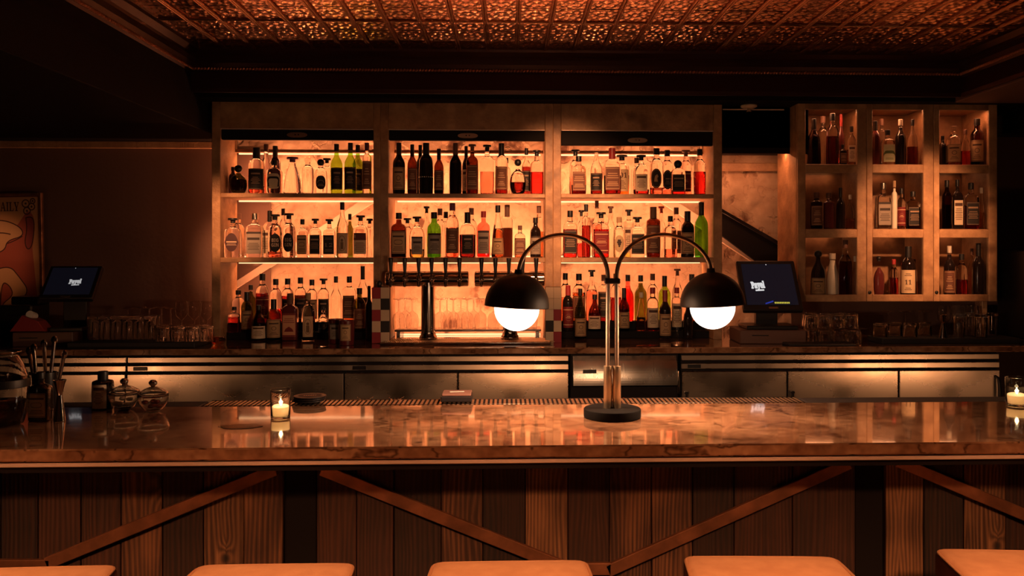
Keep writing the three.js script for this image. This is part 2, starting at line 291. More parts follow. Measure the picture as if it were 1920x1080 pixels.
downlight(2.2, 2.9, 2.35, 1.72, 4.86, K.accent * 1.15, 0.24, 'ceiling spotlight aimed at the glass-door cabinet');

// ---------------------------------------------------------------- bar: front with boards and straps, stone top, drain rail
const BT = 1.075, DF = 2.315, DR = 2.945, DD = 2.56;
{
  const x0 = -2.6, x1 = 2.9;
  const top = thing('bar_countertop', 'long polished brown stone bar top carrying the two-globe lamp', 'bar top', [(x0 + x1) / 2, BT, -(DF + DR) / 2]);
  part(top, 'slab', shiftUV(box(x1 - x0, 0.034, DR - DF, 0.004), 4.37, 3.41), M.stone, [0, -0.017, 0]);
  part(top, 'edge_strip', box(x1 - x0, 0.011, 0.02, 0.002), M.edgeStrip, [0, -0.045, (DR - DF) / 2 - 0.022], null, 'thin pale metal strip under the stone edge');
  part(top, 'underlay', box(x1 - x0, 0.035, DR - DF - 0.06, 0), M.blackPaint, [0, -0.052, 0]);
  const die = thing('bar_counter', 'bar front of old vertical boards with copper straps in zigzag', 'bar front', [(x0 + x1) / 2, 0, -DD]);
  const cx = (x0 + x1) / 2;
  part(die, 'backing', box(x1 - x0, 1.0, 0.04, 0), M.blackPaint, [0, 0.5, -0.045]);
  const px = [-75, 0, 70, 150, 225, 303, 380, 456, 531, 593, 668, 738, 827, 905, 985, 1065, 1143, 1222, 1299, 1377, 1487, 1605, 1661, 1733, 1808, 1887, 1960, 2040];
  const kind = [2, 2, 0, 0, 1, 2, 3, 1, -1, 0, 0, 2, 1, 2, 3, 0, 1, 1, 2, 0, 0, -1, 3, 2, 3, 0, 2];
  const wood = boards.map((m) => std({ map: m, color: rgb(0.68, 0.6, 0.55), bumpMap: boardBump, bumpScale: 0.0022, roughness: 0.72 }));
  for (let i = 0; i + 1 < px.length; i++) {
    const a = xAt(px[i], DD), b = xAt(px[i + 1], DD);
    if (kind[i] < 0) { part(die, 'post', box(b - a - 0.004, 1.0, 0.02), M.blackPaint, [(a + b) / 2 - cx, 0.5, -0.024], null, 'black post between the boards'); continue; }
    part(die, 'board', shiftUV(box(b - a - 0.003, 1.0, 0.022, 0.002), rr(0, 1), rr(0, 1)), wood[kind[i]], [(a + b) / 2 - cx, 0.5, -0.014 + rr(-0.003, 0.003)]);
  }
  const strap = (p, q, w = 0.036) => {
    const a = at(p[0], p[1], DD - 0.02), b = at(q[0], q[1], DD - 0.02), L = a.distanceTo(b), ang = Math.atan2(b.y - a.y, b.x - a.x);
    part(die, 'strap', shiftUV(box(L, w, 0.016, 0.002), rr(0, 1), rr(0, 1)), M.copperStrap, [(a.x + b.x) / 2 - cx, (a.y + b.y) / 2, 0.012], [0, 0, ang], 'flat copper-brown strap');
  };
  strap([516, 881], [85, 1058]); strap([602, 881], [1060, 1066]); strap([1594, 869], [1140, 1072]); strap([1683, 865], [1960, 982]);
  strap([1052, 1068], [1146, 1068]); strap([-40, 1062], [92, 1062]);
  // drain rail along the bartender's edge
  const rx0 = xAt(388, 3.0), rx1 = xAt(1500, 3.0), rail = thing('drain_rail', 'slotted steel drain rail along the back edge of the bar', 'drain rail', [(rx0 + rx1) / 2, BT + 0.004, -3.0]);
  part(rail, 'tray', box(rx1 - rx0, 0.006, 0.1, 0.001), M.blackPaint, [0, -0.0085, 0]);
  for (const s of [-1, 1]) part(rail, 'side_bar', box(rx1 - rx0, 0.009, 0.004, 0.001), M.steelDark, [0, -0.0065, s * 0.05]);
  const n = 130, sg = box(0.0085, 0.0016, 0.106, 0.0004);
  for (let i = 0; i < n; i++) part(rail, 'slat', sg, M.nickel, [(-0.5 + (i + 0.5) / n) * (rx1 - rx0), -0.004, 0], [0, 0, 0]);
  // black rubber rail mat beyond the drain at either end
  const mat = (a, b, label) => solo('rail_mat', label, 'mat', box(b - a, 0.02, 0.1, 0.003), M.rubber, [(a + b) / 2, BT - 0.011, -3.0]);
  mat(xAt(70, 3.0), rx0 - 0.01, 'black rubber mat behind the lidded glass bowls'); mat(rx1 + 0.01, xAt(1960, 3.0), 'black rubber mat along the bar towards the candle by the cabinet');
  const rb = solo('rail_support', 'black ledge carrying the drain rail behind the bar', 'ledge', box(x1 - x0, 0.03, 0.12, 0), M.blackPaint, [cx, BT - 0.041, -3.008]);
  [[-2.45, 0.35], [0.16, 0.4], [2.62, 0.5]].forEach(([x, w], i) => { const u = thing('under_bar_light', ['work light under the bar behind the lidded bowls', 'work light under the bar behind the napkin box', 'work light under the bar at the cabinet end'][i], 'light', [x, 0.8, -3.1]); part(u, 'housing', box(w, 0.1, 0.03, 0.004), M.steelDark, [0, 0, 0.012]); part(u, 'lamp_panel', box(w - 0.03, 0.08, 0.004, 0.001), M.workGlow, [0, 0, -0.006]); const l = light(new THREE.RectAreaLight(WARM, K.work, w - 0.03, 0.08)); l.position.set(x, 0.8, -3.112); l.lookAt(x, 0.8, -4); });
  part(rb, 'rear_panel', box(x1 - x0, 1.02, 0.03, 0), M.blackPaint, [0, -0.515, -0.042]);
}
// ---------------------------------------------------------------- back counter, coolers
const CT = 1.1, DC = 4.45;
{
  const x0 = WL, x1 = xAt(1980, DC), cx = (x0 + x1) / 2;
  const t = thing('back_counter', 'long tan stone back counter under the bottle shelves', 'counter', [cx, CT, -(DC + DW) / 2 - 0.0]);
  part(t, 'slab', shiftUV(box(x1 - x0, 0.032, DW - DC - 0.02, 0.004), 0.3, 0.1), M.stone, [0, -0.016, 0]);
  // coolers with steel doors, standing on the floor
  const top = CT - 0.034, z = -(DC + 0.03), dep = 0.62;
  const cooler = (label, pa, pb, seams, plates, latches, handle) => {
    const a = xAt(pa, DC), b = xAt(pb, DC), m = (a + b) / 2, c = thing('back_bar_cooler', label, 'cooler', [m, 0, z - dep / 2 - 0.03]);
    part(c, 'cabinet_body', box(b - a - 0.004, top, dep, 0.003), M.blackPaint, [0, top / 2, 0]);
    part(c, 'top_strip', box(b - a - 0.006, 0.028, 0.02, 0.002), M.steel, [0, top - 0.025, dep / 2 + 0.012]);
    part(c, 'grille_panel', box(b - a - 0.006, 0.029, 0.024, 0.002), M.steel, [0, top - 0.069, dep / 2 + 0.014]);
    const edges = [pa, ...seams, pb].map((p) => xAt(p, DC));
    for (let i = 0; i + 1 < edges.length; i++) {
      const w = edges[i + 1] - edges[i] - 0.008, d = part(c, 'door', box(w, top - 0.2, 0.03, 0.003), M.steel, [(edges[i] + edges[i + 1]) / 2 - m, (top - 0.2) / 2 + 0.103, dep / 2 + 0.016]);
      if (latches && latches[i]) part(d, 'latch', merged([moved(box(0.012, 0.04, 0.02), 0, 0, 0), moved(box(0.02, 0.012, 0.02), 0, 0.02, 0)]), M.plasticBlack, [latches[i] * (w / 2 - 0.02), (top - 0.2) / 2 - 0.13, 0.024]);
    }
    for (const p of plates) part(c, 'name_plate', box(0.07, 0.019, 0.006, 0.001), M.plasticBlack, [xAt(p, DC) - m, top - 0.069, dep / 2 + 0.028]);
    if (handle) { const hx = xAt(handle, DC) - m; part(c, 'handle', tube([[hx, top - 0.13, dep / 2 + 0.03], [hx, top - 0.14, dep / 2 + 0.06], [hx, top - 0.3, dep / 2 + 0.06], [hx, top - 0.31, dep / 2 + 0.03]], 0.008), M.iron); }
    return c;
  };
  cooler('plain steel cooler behind the jigger and lidded bowls', -120, 231, [70], [], [1, -1]);
  cooler('wide steel cooler with three doors under the beer taps', 232, 1068, [643, 858], [258, 672], [0, 1, -1]);
  cooler('steel cooler with black handle under the glass cabinet', 1280, 1882, [1480, 1690], [1304], [-1, -1, 0], 1872);
  const a = xAt(1070, DC), b = xAt(1277, DC), m = (a + b) / 2, ib = thing('ice_bin', 'steel ice bin with curved front between the coolers', 'ice bin', [m, 0, z - dep / 2 - 0.03]);
  part(ib, 'bin_body', box(b - a - 0.004, top, dep, 0.003), M.blackPaint, [0, top / 2, 0]);
  { const s = []; for (let i = 0; i <= 12; i++) { const y = top - 0.015 - i * 0.0125; s.push([dep / 2 + 0.005 + 0.05 * Math.sin(i / 12 * Math.PI * 0.6) , y]); } s.push([dep / 2 - 0.01, top - 0.17], [dep / 2 - 0.01, top - 0.015]);
    const g = new THREE.ExtrudeGeometry(new THREE.Shape(s.map(([x, y]) => new THREE.Vector2(x, y))), { depth: b - a - 0.03, bevelEnabled: false }).rotateY(-Math.PI / 2).translate((b - a) / 2 - 0.015, 0, 0); part(ib, 'hood', g, M.steel); }
  part(ib, 'lower_panel', box(b - a - 0.02, 0.7, 0.02, 0.002), M.steelDark, [0, 0.4, dep / 2 + 0.005]);
  part(ib, 'name_plate', box(0.07, 0.019, 0.006, 0.001), M.plasticBlack, [xAt(1106, DC) - m, top - 0.09, dep / 2 + 0.055]);
  part(ib, 'side_rod', cyl(0.007, 0.007, 0.12, 10), M.chrome, [(b - a) / 2 - 0.012, top - 0.15, dep / 2 + 0.05]);
}

// ---------------------------------------------------------------- shelf units with lit shelves
const DS = 4.85, SD = 0.3, S1 = 1.933, S2 = 1.57, UT = 2.467, RAIL = 2.291;   // front plane, depth, shelf tops, unit top, underside of the header
const bays = [[397, 713, 413, 700, 'by the dark wall', 556], [713, 1037, 728, 1022, 'above the beer taps', 877], [1037, 1354, 1052, 1338, 'beside the cracked plaster', 1196]];
function ledStrip(parent, len, x, y, z, down) {
  const s = part(parent, 'led_strip', box(len, 0.008, 0.014, 0.001), M.ledGlow, [x - parent.position.x, y - parent.position.y, z - parent.position.z]);
  const a = light(new THREE.RectAreaLight(LED, down ? K.ledDown : K.ledUp, len, 0.014)); a.position.set(x, y + (down ? -0.006 : 0.006), z + 0.0); a.lookAt(x, y + (down ? -1 : 1), z - 0.35);
  return s;
}
bays.forEach(([pa, pb, ia, ib, where, plate], k) => {
  const a = xAt(pa, DS), b = xAt(pb, DS), i0 = xAt(ia, DS), i1 = xAt(ib, DS), m = (a + b) / 2, zc = -(DS + SD / 2);
  const u = thing('bottle_shelf_unit', 'tan open shelf unit of lit bottles ' + where, 'shelf unit', [m, CT, zc]);
  const P = (name, w, h, d, x, y, z, mt = M.tan, label) => part(u, name, shiftUV(box(w, h, d, 0.003), rr(0, 3), rr(0, 3)), mt, [x - m, y - CT, z - zc], null, label);
  P('side_panel', i0 - a, UT - CT, SD, (a + i0) / 2, (UT + CT) / 2, zc); P('side_panel', b - i1, UT - CT, SD, (b + i1) / 2, (UT + CT) / 2, zc);
  P('header', i1 - i0, UT - RAIL, 0.03, (i0 + i1) / 2, (UT + RAIL) / 2, -DS - 0.017); P('top_board', i1 - i0, 0.02, SD - 0.034, (i0 + i1) / 2, UT - 0.012, zc - 0.017);
  P('header_edge', i1 - i0, 0.006, 0.034, (i0 + i1) / 2, RAIL + 0.003, -DS - 0.014, M.edgeStrip);
  const rh = k === 2 ? 0.08 : 0.056;
  const rail = P('shutter_rail', i1 - i0 - 0.004, rh, 0.03, (i0 + i1) / 2, RAIL - rh / 2, -DS - 0.03, M.blackPaint, 'black shutter rail');
  const pl = part(rail, 'lock_plate', extrude(Array.from({ length: 28 }, (_, i) => { const t = i / 28 * Math.PI * 2; return [0.044 * Math.sign(Math.cos(t)) * Math.abs(Math.cos(t)) ** 0.6 + 0.012 * Math.cos(t), 0.0135 * Math.sin(t)]; }), 0.004, 0.001), M.bronze, [xAt(plate, DS) - (i0 + i1) / 2, k === 2 ? -0.01 : 0, 0.015]);
  for (const s of [-1, 1]) if (pl) part(rail, 'lock_pin', cyl(0.004, 0.004, 0.006, 10).rotateX(Math.PI / 2), M.chrome, [xAt(plate, DS) - (i0 + i1) / 2 + s * 0.009, k === 2 ? -0.01 : 0, 0.022]);
  P('shelf', i1 - i0, 0.024, SD, (i0 + i1) / 2, S1 - 0.012, zc); P('shelf', i1 - i0, 0.028, SD, (i0 + i1) / 2, S2 - 0.014, zc);
  P('cross_bar', i1 - i0, 0.02, 0.02, (i0 + i1) / 2, 2.2, -DS - SD + 0.03, M.tan);
  const len = i1 - i0 - 0.03, xm = (i0 + i1) / 2, zr = -(DS + SD) + 0.012;
  ledStrip(u, len, xm, 2.186, zr, true); ledStrip(u, len, xm, S1 - 0.029, zr, true); ledStrip(u, len, xm, S2 - 0.033, zr, true);
  ledStrip(u, len, xm, S1 + 0.005, zr, false); ledStrip(u, len, xm, S2 + 0.005, zr, false); ledStrip(u, len, xm, CT + 0.006, zr - 0.02, false);
});
// thin rod and round fitting between the shelves and the cabinet
{
  const a = at(1355, 205, 4.88), b = at(1470, 207, 4.88), c = at(1404, 200, 4.86);
  const t = thing('ceiling_sprinkler', 'flat round sprinkler fitting on a thin pipe by the cabinet', 'sprinkler', [c.x, c.y, c.z]);
  part(t, 'pipe', cyl(0.004, 0.004, b.x - a.x, 10).rotateZ(Math.PI / 2), M.edgeStrip, [(a.x + b.x) / 2 - c.x, a.y - c.y, -0.02]);
  part(t, 'rosette', lathe([[0, 0.016], [0.03, 0.016], [0.046, 0.008], [0.046, -0.002], [0.03, -0.01], [0, -0.01]]), M.cream, [0, 0, 0]);
  part(t, 'nozzle', lathe([[0, 0], [0.01, 0], [0.01, -0.016], [0.018, -0.018], [0.018, -0.021], [0, -0.021]]), M.chrome, [0, -0.01, 0]);
}

// ---------------------------------------------------------------- glass-door cabinet
const CB = { x0: 1493, x1: 1866, y0: 193, y1: 565, rows: [[207, 309], [325, 430], [446, 552]], cols: [[1493, 1622, 1508, 1604], [1622, 1747, 1633, 1728], [1747, 1866, 1758, 1850]] };
const cabFloor = []; let cabTop = 0;
{
  const D = 4.82, dep = 0.34, a = xAt(CB.x0, D), b = xAt(CB.x1, D), yt = yAt(CB.y0, D, 1680), yb = yAt(CB.y1, D, 1680), m = (a + b) / 2, zc = -(D + dep / 2);
  const c = thing('glass_door_cabinet', 'tan wall cabinet with three glazed doors full of bottles', 'cabinet', [m, yb, zc]);
  const P = (name, w, h, d, x, y, z, mt = M.tan, par = c) => part(par, name, shiftUV(box(w, h, d, 0.003), rr(0, 3), rr(0, 3)), mt, [x - m, y - yb, z - zc]);
  P('side_panel', 0.02, yt - yb, dep, a + 0.01, (yt + yb) / 2, zc); P('side_panel', 0.02, yt - yb, dep, b - 0.01, (yt + yb) / 2, zc);
  P('top_panel', b - a - 0.04, 0.02, dep, m, yt - 0.01, zc); P('bottom_panel', b - a - 0.04, 0.02, dep, m, yb + 0.01, zc);
  P('back_panel', b - a - 0.04, yt - yb - 0.04, 0.012, m, (yt + yb) / 2, -(D + dep) + 0.008, M.tanPlain);
  CB.cols.slice(1).forEach(([l]) => P('divider', 0.016, yt - yb - 0.04, dep - 0.06, xAt(l, D) , (yt + yb) / 2, zc - 0.01));
  const tops = CB.rows.map(([, r1]) => yAt(r1 - 1, D, 1680) );
  tops.forEach((y, r) => { cabFloor[r] = r === 2 ? yb + 0.021 : y; if (r < 2) P('shelf', b - a - 0.04, 0.016, dep - 0.06, m, y - 0.008, zc - 0.01); });
  CB.cols.forEach(([l, r, pl, pr], k) => {
    const xl = xAt(l, D), xr = xAt(r, D), xm = (xl + xr) / 2, zf = -D + 0.012;
    const d = new THREE.Group(); d.name = 'door'; d.position.set(xm - m, 0, zf - zc); c.add(d);
    const Q = (name, x0, x1, y0, y1, z = 0, th = 0.022, mt = M.tan) => part(d, name, shiftUV(box(x1 - x0, y1 - y0, th, 0.003), rr(0, 3), rr(0, 3)), mt, [(x0 + x1) / 2 - xm, (y0 + y1) / 2 - yb, z]);
    const xa = xAt(pl, D), xb = xAt(pr, D), Y = (y) => yAt(y, D, 1680);
    Q('stile', xl + 0.001, xa, yb, yt); Q('stile', xb, xr - 0.001, yb, yt);
    Q('rail', xa, xb, Y(CB.rows[0][0]), yt); Q('rail', xa, xb, Y(CB.rows[1][0]), Y(CB.rows[0][1])); Q('rail', xa, xb, Y(CB.rows[2][0]), Y(CB.rows[1][1])); Q('rail', xa, xb, yb, Y(CB.rows[2][1]));
    CB.rows.forEach(([y0, y1]) => Q('pane', xa - 0.003, xb + 0.003, Y(y1) - 0.003, Y(y0) + 0.003, -0.004, 0.003, M.pane));
    if (k) part(d, 'lock', merged([lathe([[0, 0.004], [0.008, 0.004], [0.01, 0], [0.01, -0.003], [0, -0.003]], 16).rotateX(Math.PI / 2)]), M.iron, [xl + 0.016 - xm, Y(548) - yb, 0.014]);
    const len = xb - xa; const s = part(c, 'led_strip', box(len, 0.008, 0.02, 0.001), M.ledGlow, [(xa + xb) / 2 - m, yt - 0.026 - yb, dep / 2 - 0.06]);
    tops.slice(0, 2).forEach((y) => { part(c, 'led_strip', box(len - 0.04, 0.005, 0.01, 0.001), M.ledGlow, [(xa + xb) / 2 - m, y - 0.0195 - yb, -dep / 2 + 0.05]); const q = light(new THREE.RectAreaLight(LED, K.cabinet * 0.22, len - 0.04, 0.01)); q.position.set((xa + xb) / 2, y - 0.024, -(D + dep) + 0.05); q.lookAt((xa + xb) / 2, 0, -(D + dep) + 0.3); });
    const L = light(new THREE.RectAreaLight(LED, K.cabinet, len, 0.02)); L.position.set((xa + xb) / 2, yt - 0.032, -D - 0.06); L.lookAt((xa + xb) / 2, 0, -D - 0.2);
  });
  part(c, 'bracket_post', box(0.03, yb - CT, 0.03), M.tan, [b - 0.035 - m, (CT - yb) / 2, dep / 2 - 0.06]);
  CB.D = D; CB.yb = yb; cabTop = yt;
}

// ---------------------------------------------------------------- bottles
// profiles: [radius, height] as shares of body radius and bottle height; p is the squareness of the section, flat its depth over width
const SHAPES = {
  wine: { pts: [[0, 0], [0.9, 0], [1, 0.02], [1, 0.58], [0.94, 0.63], [0.72, 0.69], [0.5, 0.735], [0.39, 0.775], [0.36, 0.83], [0.35, 1]], body: 0.56, neck: 0.8, p: 2, flat: 1 },
  round: { pts: [[0, 0], [0.9, 0], [1, 0.02], [1, 0.6], [0.96, 0.66], [0.78, 0.72], [0.52, 0.765], [0.42, 0.8], [0.4, 0.86], [0.4, 1]], body: 0.58, neck: 0.86, p: 2, flat: 1 },
  slim: { pts: [[0, 0], [0.9, 0], [1, 0.02], [1, 0.5], [0.93, 0.57], [0.7, 0.65], [0.47, 0.72], [0.37, 0.8], [0.34, 0.9], [0.34, 1]], body: 0.48, neck: 0.86, p: 2, flat: 1 },
  square: { pts: [[0, 0], [0.94, 0], [1, 0.02], [1, 0.64], [0.95, 0.685], [0.7, 0.735], [0.42, 0.765], [0.36, 0.8], [0.35, 0.85], [0.35, 1]], body: 0.63, neck: 0.84, p: 5, flat: 0.8 },
  cylinder: { pts: [[0, 0], [0.94, 0], [1, 0.02], [1, 0.7], [0.93, 0.735], [0.62, 0.765], [0.44, 0.79], [0.42, 0.84], [0.42, 1]], body: 0.69, neck: 0.84, p: 2, flat: 1 },
  cone: { pts: [[0, 0], [0.94, 0], [1, 0.025], [0.98, 0.12], [0.88, 0.35], [0.7, 0.55], [0.5, 0.7], [0.38, 0.78], [0.35, 0.84], [0.35, 1]], body: 0.4, neck: 0.82, p: 2, flat: 1 },
  flask: { pts: [[0, 0], [0.55, 0], [0.75, 0.04], [0.93, 0.15], [1, 0.3], [0.96, 0.44], [0.82, 0.55], [0.58, 0.63], [0.36, 0.68], [0.27, 0.72], [0.26, 1]], body: 0.45, neck: 0.78, p: 2, flat: 0.7 },
  oval: { pts: [[0, 0], [0.9, 0], [0.97, 0.03], [1, 0.3], [0.98, 0.55], [0.85, 0.66], [0.6, 0.73], [0.38, 0.77], [0.33, 0.82], [0.33, 1]], body: 0.55, neck: 0.84, p: 2.6, flat: 0.72 },
  bell: { pts: [[0, 0], [0.95, 0], [1, 0.03], [0.97, 0.3], [0.93, 0.48], [0.8, 0.6], [0.52, 0.7], [0.33, 0.78], [0.3, 0.86], [0.3, 1]], body: 0.45, neck: 0.84, p: 2, flat: 1 },
};
function smoothProfile(pts) {
  const c = new THREE.CatmullRomCurve3(pts.map(([r, y]) => new THREE.Vector3(r, y, 0)), false, 'centripetal'), out = [];
  const n = pts.length - 1;
  for (let i = 0; i < n; i++) { const k = i < 2 || i === n - 1 ? 1 : 3; for (let j = 0; j < k; j++) { const q = c.getPoint((i + j / k) / n); out.push([Math.max(0, q.x), Math.max(0, Math.min(1, q.y))]); } }
  out.push(pts[n]); return out;
}
for (const s of Object.values(SHAPES)) s.curve = smoothProfile(s.pts);
const radiusAt = (s, y) => { const c = s.curve; for (let i = 2; i < c.length; i++) if (c[i][1] >= y && c[i][1] > c[i - 1][1]) { const t = (y - c[i - 1][1]) / (c[i][1] - c[i - 1][1]); return c[i - 1][0] + (c[i][0] - c[i - 1][0]) * Math.max(0, Math.min(1, t)); } return c[c.length - 1][0]; };
function section(s, y, a) {       // unit point of the section at height y in direction a (0 faces the room)
  const t = Math.max(0, Math.min(1, (y - s.body) / Math.max(0.05, 0.8 - s.body))), p = s.p + (2 - s.p) * t, f = s.flat + (1 - s.flat) * t;
  const sx = Math.sin(a), cz = Math.cos(a);
  return [Math.sign(sx) * Math.abs(sx) ** (2 / p), f * Math.sign(cz) * Math.abs(cz) ** (2 / p)];
}
function revolve(s, r, h, rows, shrink, closeTop, seg = s.p > 2 ? 32 : 24) {
  const pos = [], idx = [];
  rows.forEach(([q, y]) => { for (let j = 0; j < seg; j++) { const [ux, uz] = section(s, y, j / seg * Math.PI * 2), R = Math.max(q * r - (q > 0.01 ? shrink : 0), 0.0004); pos.push(ux * R, y * h, uz * R); } });
  for (let i = 0; i + 1 < rows.length; i++) for (let j = 0; j < seg; j++) { const a = i * seg + j, b = i * seg + (j + 1) % seg, c = a + seg, d = b + seg; idx.push(a, b, d, a, d, c); }
  if (closeTop) { const n = rows.length - 1, k = pos.length / 3; pos.push(0, rows[n][1] * h, 0); for (let j = 0; j < seg; j++) idx.push(n * seg + j, n * seg + (j + 1) % seg, k); }
  const g = new THREE.BufferGeometry(); g.setAttribute('position', new THREE.Float32BufferAttribute(pos, 3)); g.setIndex(idx);
  g.setAttribute('uv', new THREE.Float32BufferAttribute(new Float32Array(pos.length / 3 * 2), 2)); g.computeVertexNormals(); return g;
}
function labelGeo(s, r, h, y0, y1, half, form) {   // a sheet wrapped on the glass: rectangle, oval or diamond
  const pos = [], uv = [], idx = [], N = 12, R = form === 'rect' ? 4 : 6;
  const put = (u, v) => { const y = y0 + (y1 - y0) * (v + 1) / 2, a = u * half, q = radiusAt(s, y) * r + 0.0007, [x, z] = section(s, y, a); pos.push(x * q, y * h, z * q); uv.push((u + 1) / 2, (v + 1) / 2); };
  if (form === 'rect') { for (let i = 0; i <= R; i++) for (let j = 0; j <= N; j++) put(-1 + 2 * j / N, -1 + 2 * i / R); for (let i = 0; i < R; i++) for (let j = 0; j < N; j++) { const a = i * (N + 1) + j; idx.push(a, a + 1, a + N + 2, a, a + N + 2, a + N + 1); } }
  else {
    const C = 24, e = form === 'diamond' ? 2 : 1;
    for (let i = 0; i <= R; i++) for (let j = 0; j < C; j++) { const t = j / C * Math.PI * 2, c = Math.cos(t), q = Math.sin(t); put(i / R * Math.sign(c) * Math.abs(c) ** e, i / R * Math.sign(q) * Math.abs(q) ** e); }
    for (let i = 0; i < R; i++) for (let j = 0; j < C; j++) { const a = i * C + j, b = i * C + (j + 1) % C; idx.push(a, a + C, b + C, a, b + C, b); }
  }
  const g = new THREE.BufferGeometry(); g.setAttribute('position', new THREE.Float32BufferAttribute(pos, 3)); g.setAttribute('uv', new THREE.Float32BufferAttribute(uv, 2)); g.setIndex(idx); g.computeVertexNormals(); return g;
}
const thin = (r, g, b) => phys({ color: rgb(r, g, b), transmission: 1, thickness: 0, roughness: 0.02, ior: 1.5 });
const deep = (r, g, b, d = 0.05) => phys({ color: 0xffffff, transmission: 1, thickness: 0.06, roughness: 0.0, ior: 1.34, attenuationColor: rgb(r, g, b), attenuationDistance: d });
const darkGlass = (r, g, b) => phys({ color: rgb(r, g, b), roughness: 0.09, clearcoat: 1, clearcoatRoughness: 0.03 });
const GLASS = { c: phys({ color: rgb(0.97, 0.96, 0.94), transmission: 1, thickness: 0.05, roughness: 0.0, ior: 1.45 }), g: thin(0.5, 0.72, 0.16), o: thin(0.34, 0.36, 0.12), e: thin(0.28, 0.6, 0.12), p: thin(0.9, 0.5, 0.46), n: thin(0.3, 0.12, 0.06), k: darkGlass(0.012, 0.007, 0.006), u: darkGlass(0.05, 0.012, 0.03), m: darkGlass(0.1, 0.02, 0.02), w: std({ color: rgb(0.7, 0.62, 0.5), roughness: 0.4 }) };
const LIQ = { w: deep(0.95, 0.93, 0.88, 0.2), a: deep(0.82, 0.36, 0.1), r: deep(0.75, 0.06, 0.06), d: deep(0.3, 0.03, 0.03), P: deep(0.95, 0.42, 0.34), G: deep(0.85, 0.8, 0.25), g: deep(0.5, 0.78, 0.1), k: deep(0.07, 0.02, 0.012), b: deep(0.5, 0.18, 0.07) };
const plastic = (r, g, b, q = 0.4, m = 0) => std({ color: rgb(r, g, b), roughness: q, metalness: m });
const CAPS = { k: plastic(0.012, 0.01, 0.01), b: plastic(0.12, 0.05, 0.03, 0.6), t: plastic(0.4, 0.25, 0.14, 0.8), r: plastic(0.35, 0.03, 0.03), s: plastic(0.6, 0.56, 0.5, 0.25, 1), u: plastic(0.12, 0.03, 0.07), C: M.glass, w: plastic(0.6, 0.52, 0.42) };
function print(bg, ink, mark) {
  return std({ roughness: 0.7, side: THREE.DoubleSide, map: canvasTex(96, 128, (c, w, h) => {
    c.fillStyle = bg; c.fillRect(0, 0, w, h); c.strokeStyle = c.fillStyle = ink; c.textAlign = 'center'; c.textBaseline = 'middle'; mark(c, w, h);
  }) });
}
const lines = (c, w, h, y0, n, gap = 9) => { for (let i = 0; i < n; i++) { const L = w * (0.3 + 0.35 * ((i * 37 % 11) / 11)); c.fillRect((w - L) / 2, y0 + i * gap, L, 3); } };
const frame = (c, w, h, q = 5) => { c.lineWidth = 2.5; c.strokeRect(q, q, w - 2 * q, h - 2 * q); };
